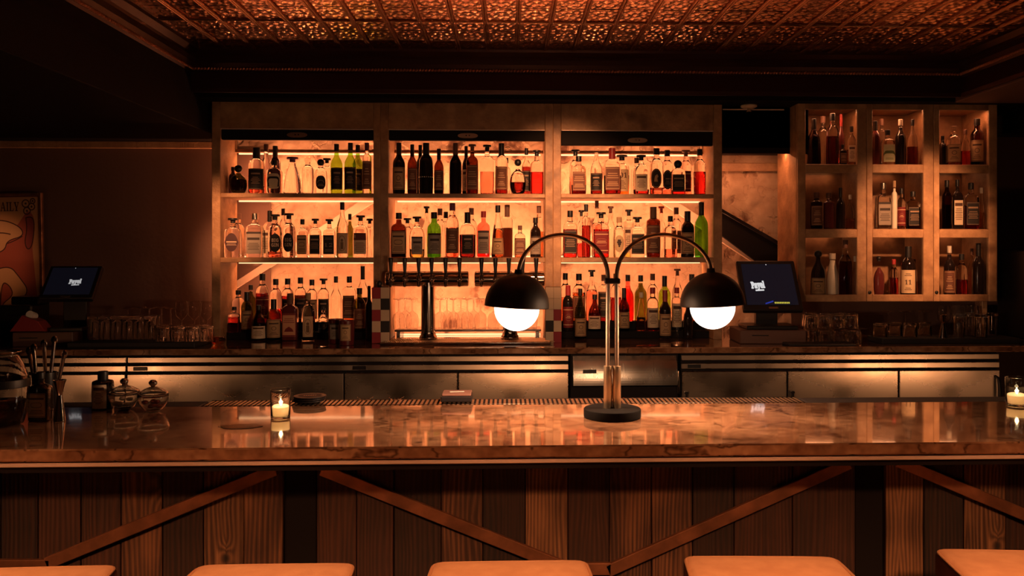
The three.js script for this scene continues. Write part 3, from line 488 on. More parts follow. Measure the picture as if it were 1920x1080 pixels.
const LABELS = {
  k: ['rect', print('#1a100d', '#9a7c62', (c, w, h) => { frame(c, w, h); c.fillRect(w * 0.25, 26, w * 0.5, 10); lines(c, w, h, 52, 5); })],
  c: ['rect', print('#cdb79a', '#4a2c1e', (c, w, h) => { c.fillRect(w * 0.15, 14, w * 0.7, 16); lines(c, w, h, 44, 7); })],
  t: ['rect', print('#a98762', '#3b2215', (c, w, h) => { frame(c, w, h); c.fillRect(w * 0.2, 24, w * 0.6, 9); c.beginPath(); c.arc(w / 2, 62, 13, 0, 7); c.stroke(); lines(c, w, h, 88, 3); })],
  b: ['rect', print('#6a4130', '#c9a47c', (c, w, h) => { frame(c, w, h, 8); lines(c, w, h, 34, 3, 12); lines(c, w, h, 82, 3); })],
  g: ['rect', print('#8d7f72', '#2e211b', (c, w, h) => { c.fillRect(0, 0, w, 12); c.fillRect(w * 0.2, 34, w * 0.6, 14); lines(c, w, h, 66, 5); })],
  r: ['rect', print('#6d1416', '#d8b38a', (c, w, h) => { c.fillRect(0, 16, w, 4); c.fillRect(0, 108, w, 4); c.beginPath(); c.ellipse(w / 2, 64, 26, 20, 0, 0, 7); c.stroke(); lines(c, w, h, 56, 2); })],
  O: ['oval', print('#140d0c', '#8f7458', (c, w, h) => { c.lineWidth = 3; c.beginPath(); c.ellipse(w / 2, h / 2, w * 0.4, h * 0.42, 0, 0, 7); c.stroke(); c.fillRect(w * 0.3, 54, w * 0.4, 8); lines(c, w, h, 72, 3); })],
  D: ['diamond', print('#3d1b1c', '#b59a80', (c, w, h) => { c.fillRect(w * 0.28, 56, w * 0.44, 10); lines(c, w, h, 74, 2, 7); })],
  B: ['oval', print('#120c0c', '#b8a491', (c, w, h) => { c.font = 'bold 34px sans-serif'; c.fillText('BIG', w / 2, h * 0.36); c.fillText('GIN', w / 2, h * 0.62); })],
  n: ['rect', print('#c9ac86', '#4b2418', (c, w, h) => { c.font = 'bold 42px serif'; c.fillText('101', w / 2, 34); lines(c, w, h, 66, 6); })],
  A: ['oval', print('#241614', '#a48a70', (c, w, h) => { c.lineWidth = 4; c.beginPath(); c.arc(w / 2, h * 0.55, 26, Math.PI, 0); c.stroke(); lines(c, w, h, 78, 3, 8); })],
  H: ['oval', print('#d6bf9d', '#17100e', (c, w, h) => { c.lineWidth = 17; c.beginPath(); c.arc(w / 2, h * 0.48, 28, Math.PI * 0.88, Math.PI * 0.12); c.lineTo(w * 0.73, h * 0.86); c.moveTo(w / 2 - 26, h * 0.58); c.lineTo(w * 0.27, h * 0.86); c.stroke(); })],
  h: ['oval', print('#2a1712', '#b98f63', (c, w, h) => { c.lineWidth = 3; c.beginPath(); c.ellipse(w / 2, h / 2, w * 0.41, h * 0.44, 0, 0, 7); c.stroke(); c.beginPath(); c.moveTo(30, 84); c.lineTo(38, 48); c.lineTo(56, 36); c.lineTo(66, 52); c.lineTo(56, 62); c.lineTo(62, 86); c.fill(); })],
  R: ['rect', print('#c08a68', '#6e1614', (c, w, h) => { c.lineWidth = 9; c.strokeRect(5, 5, w - 10, h - 10); lines(c, w, h, 28, 3, 10); c.beginPath(); c.moveTo(w / 2, 72); c.lineTo(w / 2 + 17, 100); c.lineTo(w / 2 - 17, 100); c.fill(); })],
  v: ['rect', print('#55402f', '#e8d3b4', (c, w, h) => { c.beginPath(); c.moveTo(w / 2, 92); c.bezierCurveTo(4, 52, 26, 16, w / 2, 42); c.bezierCurveTo(70, 16, 92, 52, w / 2, 92); c.fill(); })],
  f: ['rect', print('#b99c7c', '#6b5138', (c, w, h) => { c.lineWidth = 3; c.beginPath(); c.ellipse(w / 2, h / 2, 26, 46, 0, 0, 7); c.stroke(); c.beginPath(); c.arc(w / 2, 46, 9, 0, 7); c.fill(); c.fillRect(w / 2 - 10, 56, 20, 44); })],
  x: ['rect', print('#c2a98b', '#5b2420', (c, w, h) => { c.fillRect(0, 0, w, 44); c.fillStyle = '#c2a98b'; c.fillRect(14, 12, 16, 18); c.fillStyle = '#5b2420'; lines(c, w, h, 58, 7); })],
  q: ['rect', print('#16100f', '#8d7a66', (c, w, h) => { lines(c, w, h, 18, 2, 8); c.font = 'bold 34px serif'; c.fillText('12', w / 2, 66); lines(c, w, h, 96, 2); })],
  e: ['rect', print('#cfb48f', '#32201a', (c, w, h) => { lines(c, w, h, 20, 2, 9); c.font = 'bold 36px serif'; c.fillText('11', w / 2, 68); lines(c, w, h, 98, 2); })],
  y: ['rect', print('#b2b08a', '#4d5a2c', (c, w, h) => { c.beginPath(); c.moveTo(0, 70); c.quadraticCurveTo(w / 2, 20, w, 70); c.lineTo(w, 88); c.quadraticCurveTo(w / 2, 44, 0, 88); c.fill(); lines(c, w, h, 98, 2); })],
  G: ['oval', print('#b9a07c', '#20131a', (c, w, h) => { for (const [x, y] of [[40, 40], [54, 40], [34, 54], [48, 54], [62, 54], [41, 68], [55, 68], [48, 82]]) { c.beginPath(); c.arc(x, y, 8, 0, 7); c.fill(); } })],
};
const LSPAN = { rect: [0.1, 0.92], oval: [0.18, 0.95], diamond: [0.2, 0.98] };
function makeBottle(t, shape, h, r, glass, liquid, fill, cap, lab, opts = {}) {
  const s = SHAPES[shape], body = s.curve.filter(([, y]) => y <= s.neck + 0.001);
  const capTop = 1, neckR = radiusAt(s, 0.95) * r;
  const g = part(t, 'glass_body', revolve(s, r, h, s.curve.filter(([, y]) => y <= 0.985), 0, true), GLASS[glass]);
  if (liquid && LIQ[liquid] && !(liquid === 'w' && glass === 'c')) {   // colourless spirits in solid clear glass need no body of their own
    const top = Math.max(0.05, fill), rows = s.curve.filter(([q, y], i) => y < top - 0.004 && y > 0).map(([q, y]) => [q, Math.max(y, 0.018)]);
    rows.unshift([radiusAt(s, 0.03) * 0.9, 0.012], ); rows.unshift([0, 0.012]); rows.push([radiusAt(s, top), top]);
    part(t, 'liquid', revolve(s, r, h, rows, Math.min(0.0028, r * 0.08), true), LIQ[liquid]);
  }
  const ck = cap[0], long = cap[1] === 'L', ball = cap[1] === 'B', flat = cap[1] === 'T';
  const c0 = long ? 0.76 : ball ? 0.88 : 0.86, R = Math.max(neckR * (flat ? 1.75 : 1.16), 0.009), hh = (1 - c0) * h;
  const cg = ball ? merged([moved(cyl(neckR * 1.2, neckR * 1.2, hh * 0.35, 16), 0, c0 * h + hh * 0.1, 0), moved(new THREE.SphereGeometry(Math.max(neckR * 1.7, 0.014), 16, 12), 0, h - Math.max(neckR * 1.5, 0.013), 0)])
    : flat ? merged([moved(cyl(neckR * 0.9, neckR * 0.95, hh * 0.7, 16), 0, h - hh * 0.6, 0), moved(lathe([[0, -0.006], [R, -0.006], [R * 1.04, -0.003], [R * 1.04, 0.004], [R, 0.006], [0, 0.006]], 18), 0, h - 0.006, 0)])
      : lathe([[neckR * 1.05, 0], [R, 0.0015], [R, hh - 0.002], [R * 0.92, hh], [0, hh]], 18).translate(0, c0 * h, 0);
  part(t, ball || flat ? 'stopper' : 'cap', cg, CAPS[ck] || CAPS.k);
  if (lab && LABELS[lab]) {
    const [form, m] = LABELS[lab], [l0, l1] = opts.span || LSPAN[form], half = opts.half || (s.p > 2.2 ? 0.72 : form === 'rect' ? 1.12 : 0.85);
    part(t, 'label', labelGeo(s, r, h, l0 * s.body + 0.02, l1 * s.body, half, form), m);
  }
  return t;
}
// each row: centre pixel, width and top of the bottle in the photograph, row on the shelf (0 front), shape, glass, liquid, fill, stopper, label sheet, description
const placed = [];
function put(rows, place, floorY, group, lim, D0 = 4.905, step = 0.082, maxD = 5.085, rot = 0.12) {
  const fixed = Array.isArray(floorY), list = rows.map((q) => { const D = D0 + q[3] * step, r = q[1] / 2 * D / F; return { q, D, x: xAt(q[0], D), r, e: r * (SHAPES[q[4]].p > 4 ? 1.14 : 1.01) + 0.0015, lo: fixed ? D - 0.006 : D0 - 0.002, hi: fixed ? D + 0.006 : maxD }; });
  for (let n = 0; n < 120; n++) for (let i = 0; i < list.length; i++) {      // let neighbours stand clear of each other
    const a = list[i];
    for (let j = 0; j < i; j++) { const b = list[j], dx = a.x - b.x || 1e-4, dz = a.D - b.D, d = Math.hypot(dx, dz), o = a.e + b.e - d; if (o > 0) { const k = o / d * 0.5; a.x += dx * k * 0.5; b.x -= dx * k * 0.5; const z = (dz || (i % 2 ? 0.01 : -0.01)) * k; a.D += z; b.D -= z; } }
    a.D = Math.max(a.lo, Math.min(a.hi, a.D)); a.x = Math.max(lim[0] + a.e, Math.min(lim[1] - a.e, a.x));
  }
  for (let i = 0; i < list.length; i++) for (let j = 0; j < i; j++) { const a = list[i], b = list[j], d = Math.hypot(a.x - b.x, a.D - b.D), o = (a.e + b.e) - d; if (o > 0) { const k = Math.max(0.6, 1 - o / (a.e + b.e)); a.r *= k; b.r *= k; a.e *= k; b.e *= k; } }
  for (const { q: [px, w, top, row, shape, glass, liquid, fill, cap, lab, desc, opts], D, x, r } of list) {
    const y = (fixed ? floorY[row] : floorY) + 0.0008, h = Math.min(yAt(top, D, px), lim[2] || 9) - y;
    const t = thing('bottle', desc + ', ' + place, 'bottle', [x, y, -D], group);
    t.rotation.y = -x / D * 0.7 + (SHAPES[shape].p > 4 ? 0 : rr(-rot, rot));
    if (SHAPES[shape].p > 4) t.rotation.y *= 0.3;
    makeBottle(t, shape, h, r, glass, liquid, fill, cap, lab, opts);
  }
}
const inner = (k, y) => [xAt(bays[k][2], DS) + 0.002, xAt(bays[k][3], DS) - 0.002, y];
put([
  [420, 15, 313, 1, 'round', 'u', '', 0, 'k', '', 'plain dark purple bottle'],
  [447, 32, 310, 0, 'flask', 'o', 'k', 0.5, 'kB', '', 'squat olive flask with black ornate stopper'],
  [481, 29, 277, 0, 'round', 'c', 'P', 0.16, 'kL', 'k', 'clear bottle with wide black label and pink dregs'],
  [499, 22, 266, 1, 'slim', 'c', 'P', 0.4, 'b', '', 'tall clear bottle with pinkish neck'],
  [516, 20, 268, 2, 'round', 'u', '', 0, 'kL', '', 'dark purple bottle with long neck'],
  [518, 27, 301, 0, 'square', 'c', 'w', 0.5, 'k', 'H', 'clear bottle with black horseshoe emblem'],
  [550, 33, 295, 0, 'cone', 'c', 'w', 0.3, 'uT', '', 'clear flared bottle with purple stopper'],
  [577, 21, 294, 0, 'round', 'c', 'w', 0.45, 'CB', '', 'clear bottle with glass ball stopper'],
  [597, 24, 299, 0, 'oval', 'c', 'w', 0.4, 'kB', 'A', 'clear bottle with dark arched label'],
  [613, 19, 297, 1, 'cylinder', 'c', 'w', 0.4, 'kT', '', 'clear bottle with flat black stopper'],
  [631, 22, 270, 0, 'wine', 'g', '', 0, 'k', 'k', 'green glass bottle, first of three'],
  [657, 22, 268, 0, 'wine', 'g', '', 0, 'k', 'k', 'green glass bottle, tallest of three'],
  [671, 20, 272, 1, 'wine', 'g', '', 0, 'k', 'k', 'green glass bottle, half hidden of three'],
  [688, 17, 262, 0, 'cylinder', 'c', 'w', 0.3, 'u', 'b', 'slender clear bottle with tall brown label'],
], 'top shelf by the dark wall', S1, 'bottles on the top shelf by the dark wall', inner(0, 2.225));
put([
  [748, 23, 268, 0, 'wine', 'k', '', 0, 'kL', 't', 'black wine bottle with tan label'],
  [773, 18, 271, 0, 'wine', 'n', 'k', 0.5, 'kL', 'b', 'brown wine bottle with dark label'],
  [788, 17, 272, 1, 'wine', 'k', '', 0, 'kL', '', 'plain black bottle behind the beaded one'],
  [799, 26, 268, 0, 'round', 'k', '', 0, 'kL', '', 'black bottle with ring of pale beads', { beads: 1 }],
  [823, 18, 279, 0, 'wine', 'n', 'k', 0.4, 'kL', 'b', 'brown bottle with dark sloping shoulder'],
  [854, 23, 264, 0, 'wine', 'k', '', 0, 'bL', '', 'tall plain black bottle with waxed neck'],
  [874, 16, 274, 1, 'wine', 'k', '', 0, 'kL', 'c', 'slim black bottle with cream label'],
  [890, 22, 271, 0, 'square', 'n', 'b', 0.55, 'bT', 'b', 'brown square bottle with copper label'],
  [913, 25, 272, 0, 'square', 'c', 'P', 0.45, 'kT', '', 'clear square bottle half full of pink'],
  [936, 23, 268, 0, 'round', 'c', 'd', 0.36, 'kL', 'b', 'clear round bottle with brown label'],
  [950, 16, 296, 1, 'square', 'c', 'w', 0.5, 'k', '', 'small clear bottle with black cap'],
  [971, 30, 299, 0, 'flask', 'c', 'd', 0.34, 'kB', '', 'squat ball decanter of dark liquor'],
  [987, 17, 278, 1, 'wine', 'c', 'd', 0.6, 'k', 'k', 'dark red bottle with black label'],
  [1007, 24, 282, 0, 'square', 'c', 'r', 0.5, 'kT', '', 'square bottle of bright red liquor'],
], 'top shelf above the taps', S1, 'bottles on the top shelf above the taps', inner(1, 2.225));
put([
  [1085, 27, 293, 0, 'square', 'c', 'd', 0.24, 'k', 'b', 'square clear bottle with brown label'],
  [1079, 22, 279, 1, 'round', 'c', 'P', 0.4, 'kT', '', 'tall clear bottle with pale pink liquor'],
  [1120, 22, 269, 0, 'slim', 'c', 'd', 0.45, 'C', 'k', 'clear bottle with glass neck and black label'],
  [1146, 31, 277, 0, 'square', 'c', 'd', 0.4, 'rL', 'b', 'wide bottle with red waxed neck'],
  [1166, 27, 291, 1, 'cylinder', 'c', 'a', 0.5, 'kT', 'n', 'bottle with cream label numbered 101'],
  [1194, 22, 296, 1, 'square', 'c', 'w', 0.4, 'b', '', 'clear bottle with brown cap behind another'],
  [1202, 30, 291, 0, 'oval', 'c', 'r', 0.12, 'kT', 'c', 'wide clear bottle with cream label'],
  [1231, 25, 277, 0, 'round', 'c', 'P', 0.14, 'k', 'h', 'bottle with dark oval horse label'],
  [1251, 23, 275, 1, 'round', 'c', 'P', 0.18, 'k', 'O', 'tall bottle with black oval label'],
  [1271, 26, 301, 0, 'square', 'c', 'r', 0.12, 'kB', 'k', 'small square bottle with black label'],
  [1286, 21, 276, 1, 'round', 'c', 'P', 0.4, 'bT', 'r', 'tall clear bottle with red label'],
  [1312, 22, 280, 0, 'round', 'c', 'r', 0.5, 'k', '', 'clear bottle half full of crimson liquor'],
], 'top shelf beside the plaster', S1, 'bottles on the top shelf beside the plaster', inner(2, 2.2));
put([
  [437, 28, 409, 0, 'square', 'c', 'w', 0.5, 'kT', 'D', 'clear bottle with dark diamond label'],
  [447, 22, 400, 1, 'round', 'c', 'w', 0.5, 'C', '', 'clear bottle with glass cap'],
  [478, 30, 400, 0, 'square', 'c', 'w', 0.55, 's', 'g', 'wide clear bottle with silver cap'],
  [506, 22, 395, 1, 'square', 'c', 'w', 0.5, 'kL', 'c', 'clear bottle with cream label, black cap'],
  [518, 25, 402, 0, 'round', 'c', 'P', 0.13, 'kT', 'B', 'bottle lettered BIG GIN with pink dregs'],
  [531, 15, 391, 2, 'round', 'c', 'P', 0.6, 'k', 'b', 'tall clear bottle with pinkish band'],
  [546, 24, 400, 0, 'round', 'c', 'w', 0.14, 'kT', 'B', 'bottle lettered BIG GIN with clear base'],
  [567, 20, 411, 0, 'square', 'c', 'w', 0.2, 'k', 't', 'small clear bottle with tan slanted label'],
  [589, 21, 410, 0, 'square', 'c', 'w', 0.15, 'kT', 'k', 'square bottle with plain black label'],
  [616, 22, 411, 0, 'square', 'c', 'w', 0.15, 'kT', 'q', 'square bottle with black label numbered 12'],
  [639, 21, 379, 0, 'slim', 'c', 'w', 0.3, 'k', 'f', 'tall clear bottle with standing figure label'],
  [656, 15, 401, 1, 'wine', 'o', '', 0, 'k', '', 'thin olive glass bottle'],
  [676, 26, 404, 0, 'square', 'c', 'w', 0.3, 'kT', 'x', 'clear bottle with cream and maroon label'],
  [693, 16, 410, 1, 'cylinder', 'c', 'w', 0.3, 'kT', '', 'clear narrow bottle against the post'],
], 'middle shelf by the dark wall', S2, 'bottles on the middle shelf by the dark wall', inner(0, S1 - 0.03));
put([
  [745, 28, 399, 0, 'square', 'n', 'k', 0.6, 'k', 't', 'brown bottle with beige label'],
  [764, 20, 409, 1, 'round', 'c', 'w', 0.4, 'kT', '', 'clear bottle behind the brown one'],
  [782, 28, 406, 0, 'oval', 'c', 'G', 0.2, 'kT', 'g', 'clear bottle with golden liquor'],
  [800, 18, 387, 1, 'slim', 'c', 'w', 0.3, 'kT', '', 'slender clear bottle with flat stopper'],
  [814, 26, 398, 0, 'round', 'e', 'g', 0.2, 'k', 'g', 'bright green bottle with grey label'],
  [825, 20, 391, 1, 'round', 'c', 'w', 0.3, 'b', '', 'clear bottle behind the bright green one'],
  [836, 18, 397, 2, 'cylinder', 'c', 'b', 0.5, 'k', '', 'brownish narrow bottle'],
  [850, 24, 381, 0, 'round', 'c', 'P', 0.55, 'u', 'b', 'tallest bottle, purple cap and brown label'],
  [877, 30, 398, 0, 'oval', 'c', 'd', 0.5, 'kL', 'k', 'wide bottle of dark red liquor'],
  [884, 20, 390, 1, 'round', 'c', 'w', 0.4, 'b', '', 'clear bottle behind the dark red one'],
  [906, 24, 396, 0, 'square', 'p', 'r', 0.5, 'r', 'g', 'square pink bottle with grey label'],
  [932, 24, 385, 0, 'cone', 'c', 'b', 0.55, 'k', 't', 'cone-necked bottle with tan label'],
  [951, 20, 384, 1, 'cylinder', 'c', 'k', 0.56, 'bL', '', 'bottle of nearly black liquor'],
  [975, 20, 423, 0, 'square', 'c', 'b', 0.6, 'b', 'b', 'short square brown bottle'],
  [1004, 20, 408, 0, 'round', 'k', '', 0, 'k', 'g', 'black bottle with grey label'],
  [1012, 17, 386, 1, 'cylinder', 'c', 'b', 0.5, 'b', '', 'tall bottle behind the black one'],
], 'middle shelf above the taps', S2, 'bottles on the middle shelf above the taps', inner(1, S1 - 0.03));
put([
  [1069, 26, 395, 0, 'square', 'c', 'r', 0.6, 'k', 'k', 'square red bottle with black label'],
  [1090, 15, 394, 1, 'round', 'c', 'r', 0.3, 'kT', '', 'narrow clear bottle with red base'],
  [1099, 16, 383, 0, 'cylinder', 'c', 'd', 0.6, 'k', '', 'slim bottle of deep red liquor'],
  [1127, 29, 398, 0, 'square', 'c', 'r', 0.62, 'kT', 'r', 'wide crimson bottle with red label'],
  [1119, 18, 374, 1, 'slim', 'c', 'P', 0.6, 'b', '', 'tallest pink bottle with thin neck'],
  [1145, 18, 387, 1, 'slim', 'c', 'w', 0.4, 'bT', '', 'slim clear bottle with long cork'],
  [1161, 22, 407, 0, 'round', 'c', 'w', 0.4, 't', 'G', 'clear bottle with grape cluster label'],
  [1179, 18, 393, 1, 'cylinder', 'c', 'G', 0.3, 'kT', 'c', 'pale bottle with cream band'],
  [1195, 27, 407, 0, 'square', 'c', 'w', 0.2, 'kT', 'k', 'squat square bottle with black label'],
  [1225, 26, 388, 0, 'cylinder', 'n', 'a', 0.16, 'bL', 'b', 'amber brown bottle with red base'],
  [1240, 18, 387, 1, 'slim', 'c', 'w', 0.4, 'rT', '', 'slim clear bottle with red stopper'],
  [1257, 24, 405, 0, 'square', 'c', 'P', 0.2, 'k', '', 'clear square bottle with pink base'],
  [1268, 20, 389, 1, 'round', 'c', 'w', 0.3, 'b', 'b', 'clear bottle with round brown badge'],
  [1289, 25, 396, 0, 'round', 'k', '', 0, 'kL', 't', 'black bottle with tan label'],
  [1315, 25, 379, 0, 'wine', 'e', '', 0, 'kL', '', 'tall green bottle with black foil'],
], 'middle shelf beside the plaster', S2, 'bottles on the middle shelf beside the plaster', inner(2, S1 - 0.03));
// black stepped risers on the counter carry the two rear rows
for (const [k, w] of [[0, 'by the dark wall'], [2, 'beside the cracked plaster']]) {
  const a = xAt(bays[k][2], DS) + 0.004, b = xAt(bays[k][3], DS) - 0.004;
  solo('bottle_riser', 'black two-step bottle riser on the counter ' + w, 'riser', merged([moved(box(b - a, 0.04, 0.176, 0.002), 0, 0.02, 0), moved(box(b - a, 0.05, 0.09, 0.002), 0, 0.065, -0.043)]), M.blackPaint, [(a + b) / 2, CT + 0.0005, -5.034]);
}
const tiers = [CT, CT + 0.04, CT + 0.09];
put([
  [436, 22, 544, 2, 'round', 'c', 'w', 0.5, 'k', '', 'clear bottle with square black cap'],
  [457, 20, 534, 2, 'wine', 'o', '', 0, 'k', '', 'olive bottle with black cap'],
  [480, 24, 513, 2, 'round', 'c', 'd', 0.6, 'k', 'r', 'tall bottle of dark red liquor, red label'],
  [504, 22, 523, 2, 'round', 'c', 'r', 0.3, 'k', '', 'clear bottle low with pink-red liquor'],
  [528, 22, 522, 2, 'round', 'c', 'd', 0.6, 'k', 'k', 'dark red bottle with black label'],
  [553, 22, 520, 2, 'round', 'c', 'k', 0.6, 'k', 'k', 'nearly black bottle with black label'],
  [581, 20, 524, 2, 'round', 'c', 'w', 0.5, 'k', 't', 'clear bottle with tan label'],
  [606, 20, 522, 2, 'round', 'c', 'w', 0.5, 'kT', 'k', 'clear bottle with square black label'],
  [630, 20, 518, 2, 'slim', 'c', 'w', 0.5, 'k', '', 'slim clear bottle with tall cap'],
  [655, 24, 518, 2, 'square', 'c', 'b', 0.5, 'k', 'b', 'bottle with wide brown label'],
  [680, 20, 499, 2, 'slim', 'c', 'w', 0.4, 'kL', 'v', 'tallest bottle with pale heart emblem'],
  [458, 21, 547, 1, 'round', 'o', '', 0, 'kL', 't', 'olive bottle with beige label'],
  [434, 20, 575, 1, 'square', 'c', 'r', 0.6, 'k', '', 'short square bottle of red liquor'],
  [606, 19, 575, 1, 'bell', 'c', 'w', 0.3, 'k', 'O', 'small bell bottle with dark seal'],
  [674, 22, 540, 1, 'round', 'o', '', 0, 'k', 'b', 'dark bottle with brown label'],
  [485, 27, 572, 0, 'bell', 'n', 'a', 0.4, 'k', 'c', 'round-shouldered bottle with cream label'],
  [514, 26, 561, 0, 'wine', 'o', '', 0, 'kL', 't', 'dark green wine bottle with beige label'],
  [543, 28, 550, 0, 'square', 'm', '', 0, 'bL', 'R', 'dark red bottle, red-bordered triangle label'],
  [578, 25, 549, 0, 'oval', 'c', 'w', 0.4, 't', 'f', 'pale bottle with standing figure label'],
  [692, 14, 536, 0, 'wine', 'k', '', 0, 'kL', '', 'slim black bottle beside the checkered box'],
], 'counter by the dark wall', tiers, 'bottles on the counter by the dark wall', inner(0, S2 - 0.035), 4.893, 0.082);
put([
  [1060, 21, 512, 2, 'round', 'c', 'b', 0.5, 'k', '', 'brown liquor bottle with dark cap'],
  [1086, 24, 513, 2, 'round', 'c', 'b', 0.6, 'k', 'b', 'brown-labelled bottle with black cap'],
  [1110, 22, 506, 2, 'slim', 'c', 'P', 0.6, 'kT', '', 'thin-necked bottle of pink liquor'],
  [1132, 22, 515, 2, 'cylinder', 'c', 'd', 0.6, 'b', 'k', 'bottle with dark label behind the lamp stem'],
  [1154, 20, 513, 2, 'round', 'c', 'd', 0.5, 'k', '', 'dark red bottle behind the lamp stem'],
  [1178, 23, 515, 2, 'slim', 'p', 'r', 0.75, 'k', '', 'glowing red bottle with black cap'],
  [1201, 23, 516, 2, 'wine', 'o', '', 0, 'k', '', 'tall olive green bottle'],
  [1223, 20, 513, 2, 'round', 'c', 'w', 0.5, 'b', '', 'clear bottle with brown cap'],
  [1246, 23, 517, 2, 'wine', 'g', '', 0, 'kL', '', 'pale green bottle with black foil'],
  [1270, 20, 504, 2, 'slim', 'c', 'w', 0.5, 'bT', '', 'slim clear bottle with cork'],
  [1297, 22, 514, 2, 'round', 'c', 'b', 0.5, 'k', '', 'bottle half hidden by the lamp shade'],
  [1065, 20, 535, 1, 'round', 'k', '', 0, 'rL', 'r', 'black bottle with red foil and label'],
  [1088, 23, 541, 0, 'bell', 'o', '', 0, 'k', 't', 'dark bell bottle with tan label'],
  [1115, 25, 552, 1, 'bell', 'n', 'b', 0.5, 'k', 'c', 'brown bell bottle with cream label'],
  [1170, 21, 540, 1, 'slim', 'n', 'd', 0.5, 'kL', 't', 'dark slim bottle with tan label'],
  [1203, 19, 548, 1, 'cone', 'c', 'P', 0.35, 'w', '', 'pink conical bottle with pale stopper'],
  [1223, 22, 539, 1, 'round', 'c', 'r', 0.5, 'r', 'c', 'red-capped bottle with cream label'],
  [1247, 22, 544, 0, 'wine', 'k', '', 0, 'rL', 't', 'black wine bottle with pale label'],
  [1269, 19, 539, 1, 'cylinder', 'c', 'w', 0.4, 'r', 'c', 'clear bottle with rounded cream label'],
  [1290, 18, 560, 0, 'slim', 'k', '', 0, 'k', '', 'slim black bottle under the lamp shade'],
], 'counter beside the plaster', tiers, 'bottles on the counter beside the plaster', inner(2, S2 - 0.035), 4.893, 0.082);
// the ring of beads on the black bottle
{
  const o = scene.children.find((c) => c.userData.label && c.userData.label.startsWith('black bottle with ring of pale beads'));
  const list = []; for (let i = 0; i < 22; i++) { const a = i / 22 * Math.PI * 2; list.push(new THREE.SphereGeometry(0.0026, 8, 6).translate(Math.sin(a) * 0.0405, 0.095, Math.cos(a) * 0.0405)); }
  part(o, 'bead_ring', merged(list), M.white);
}
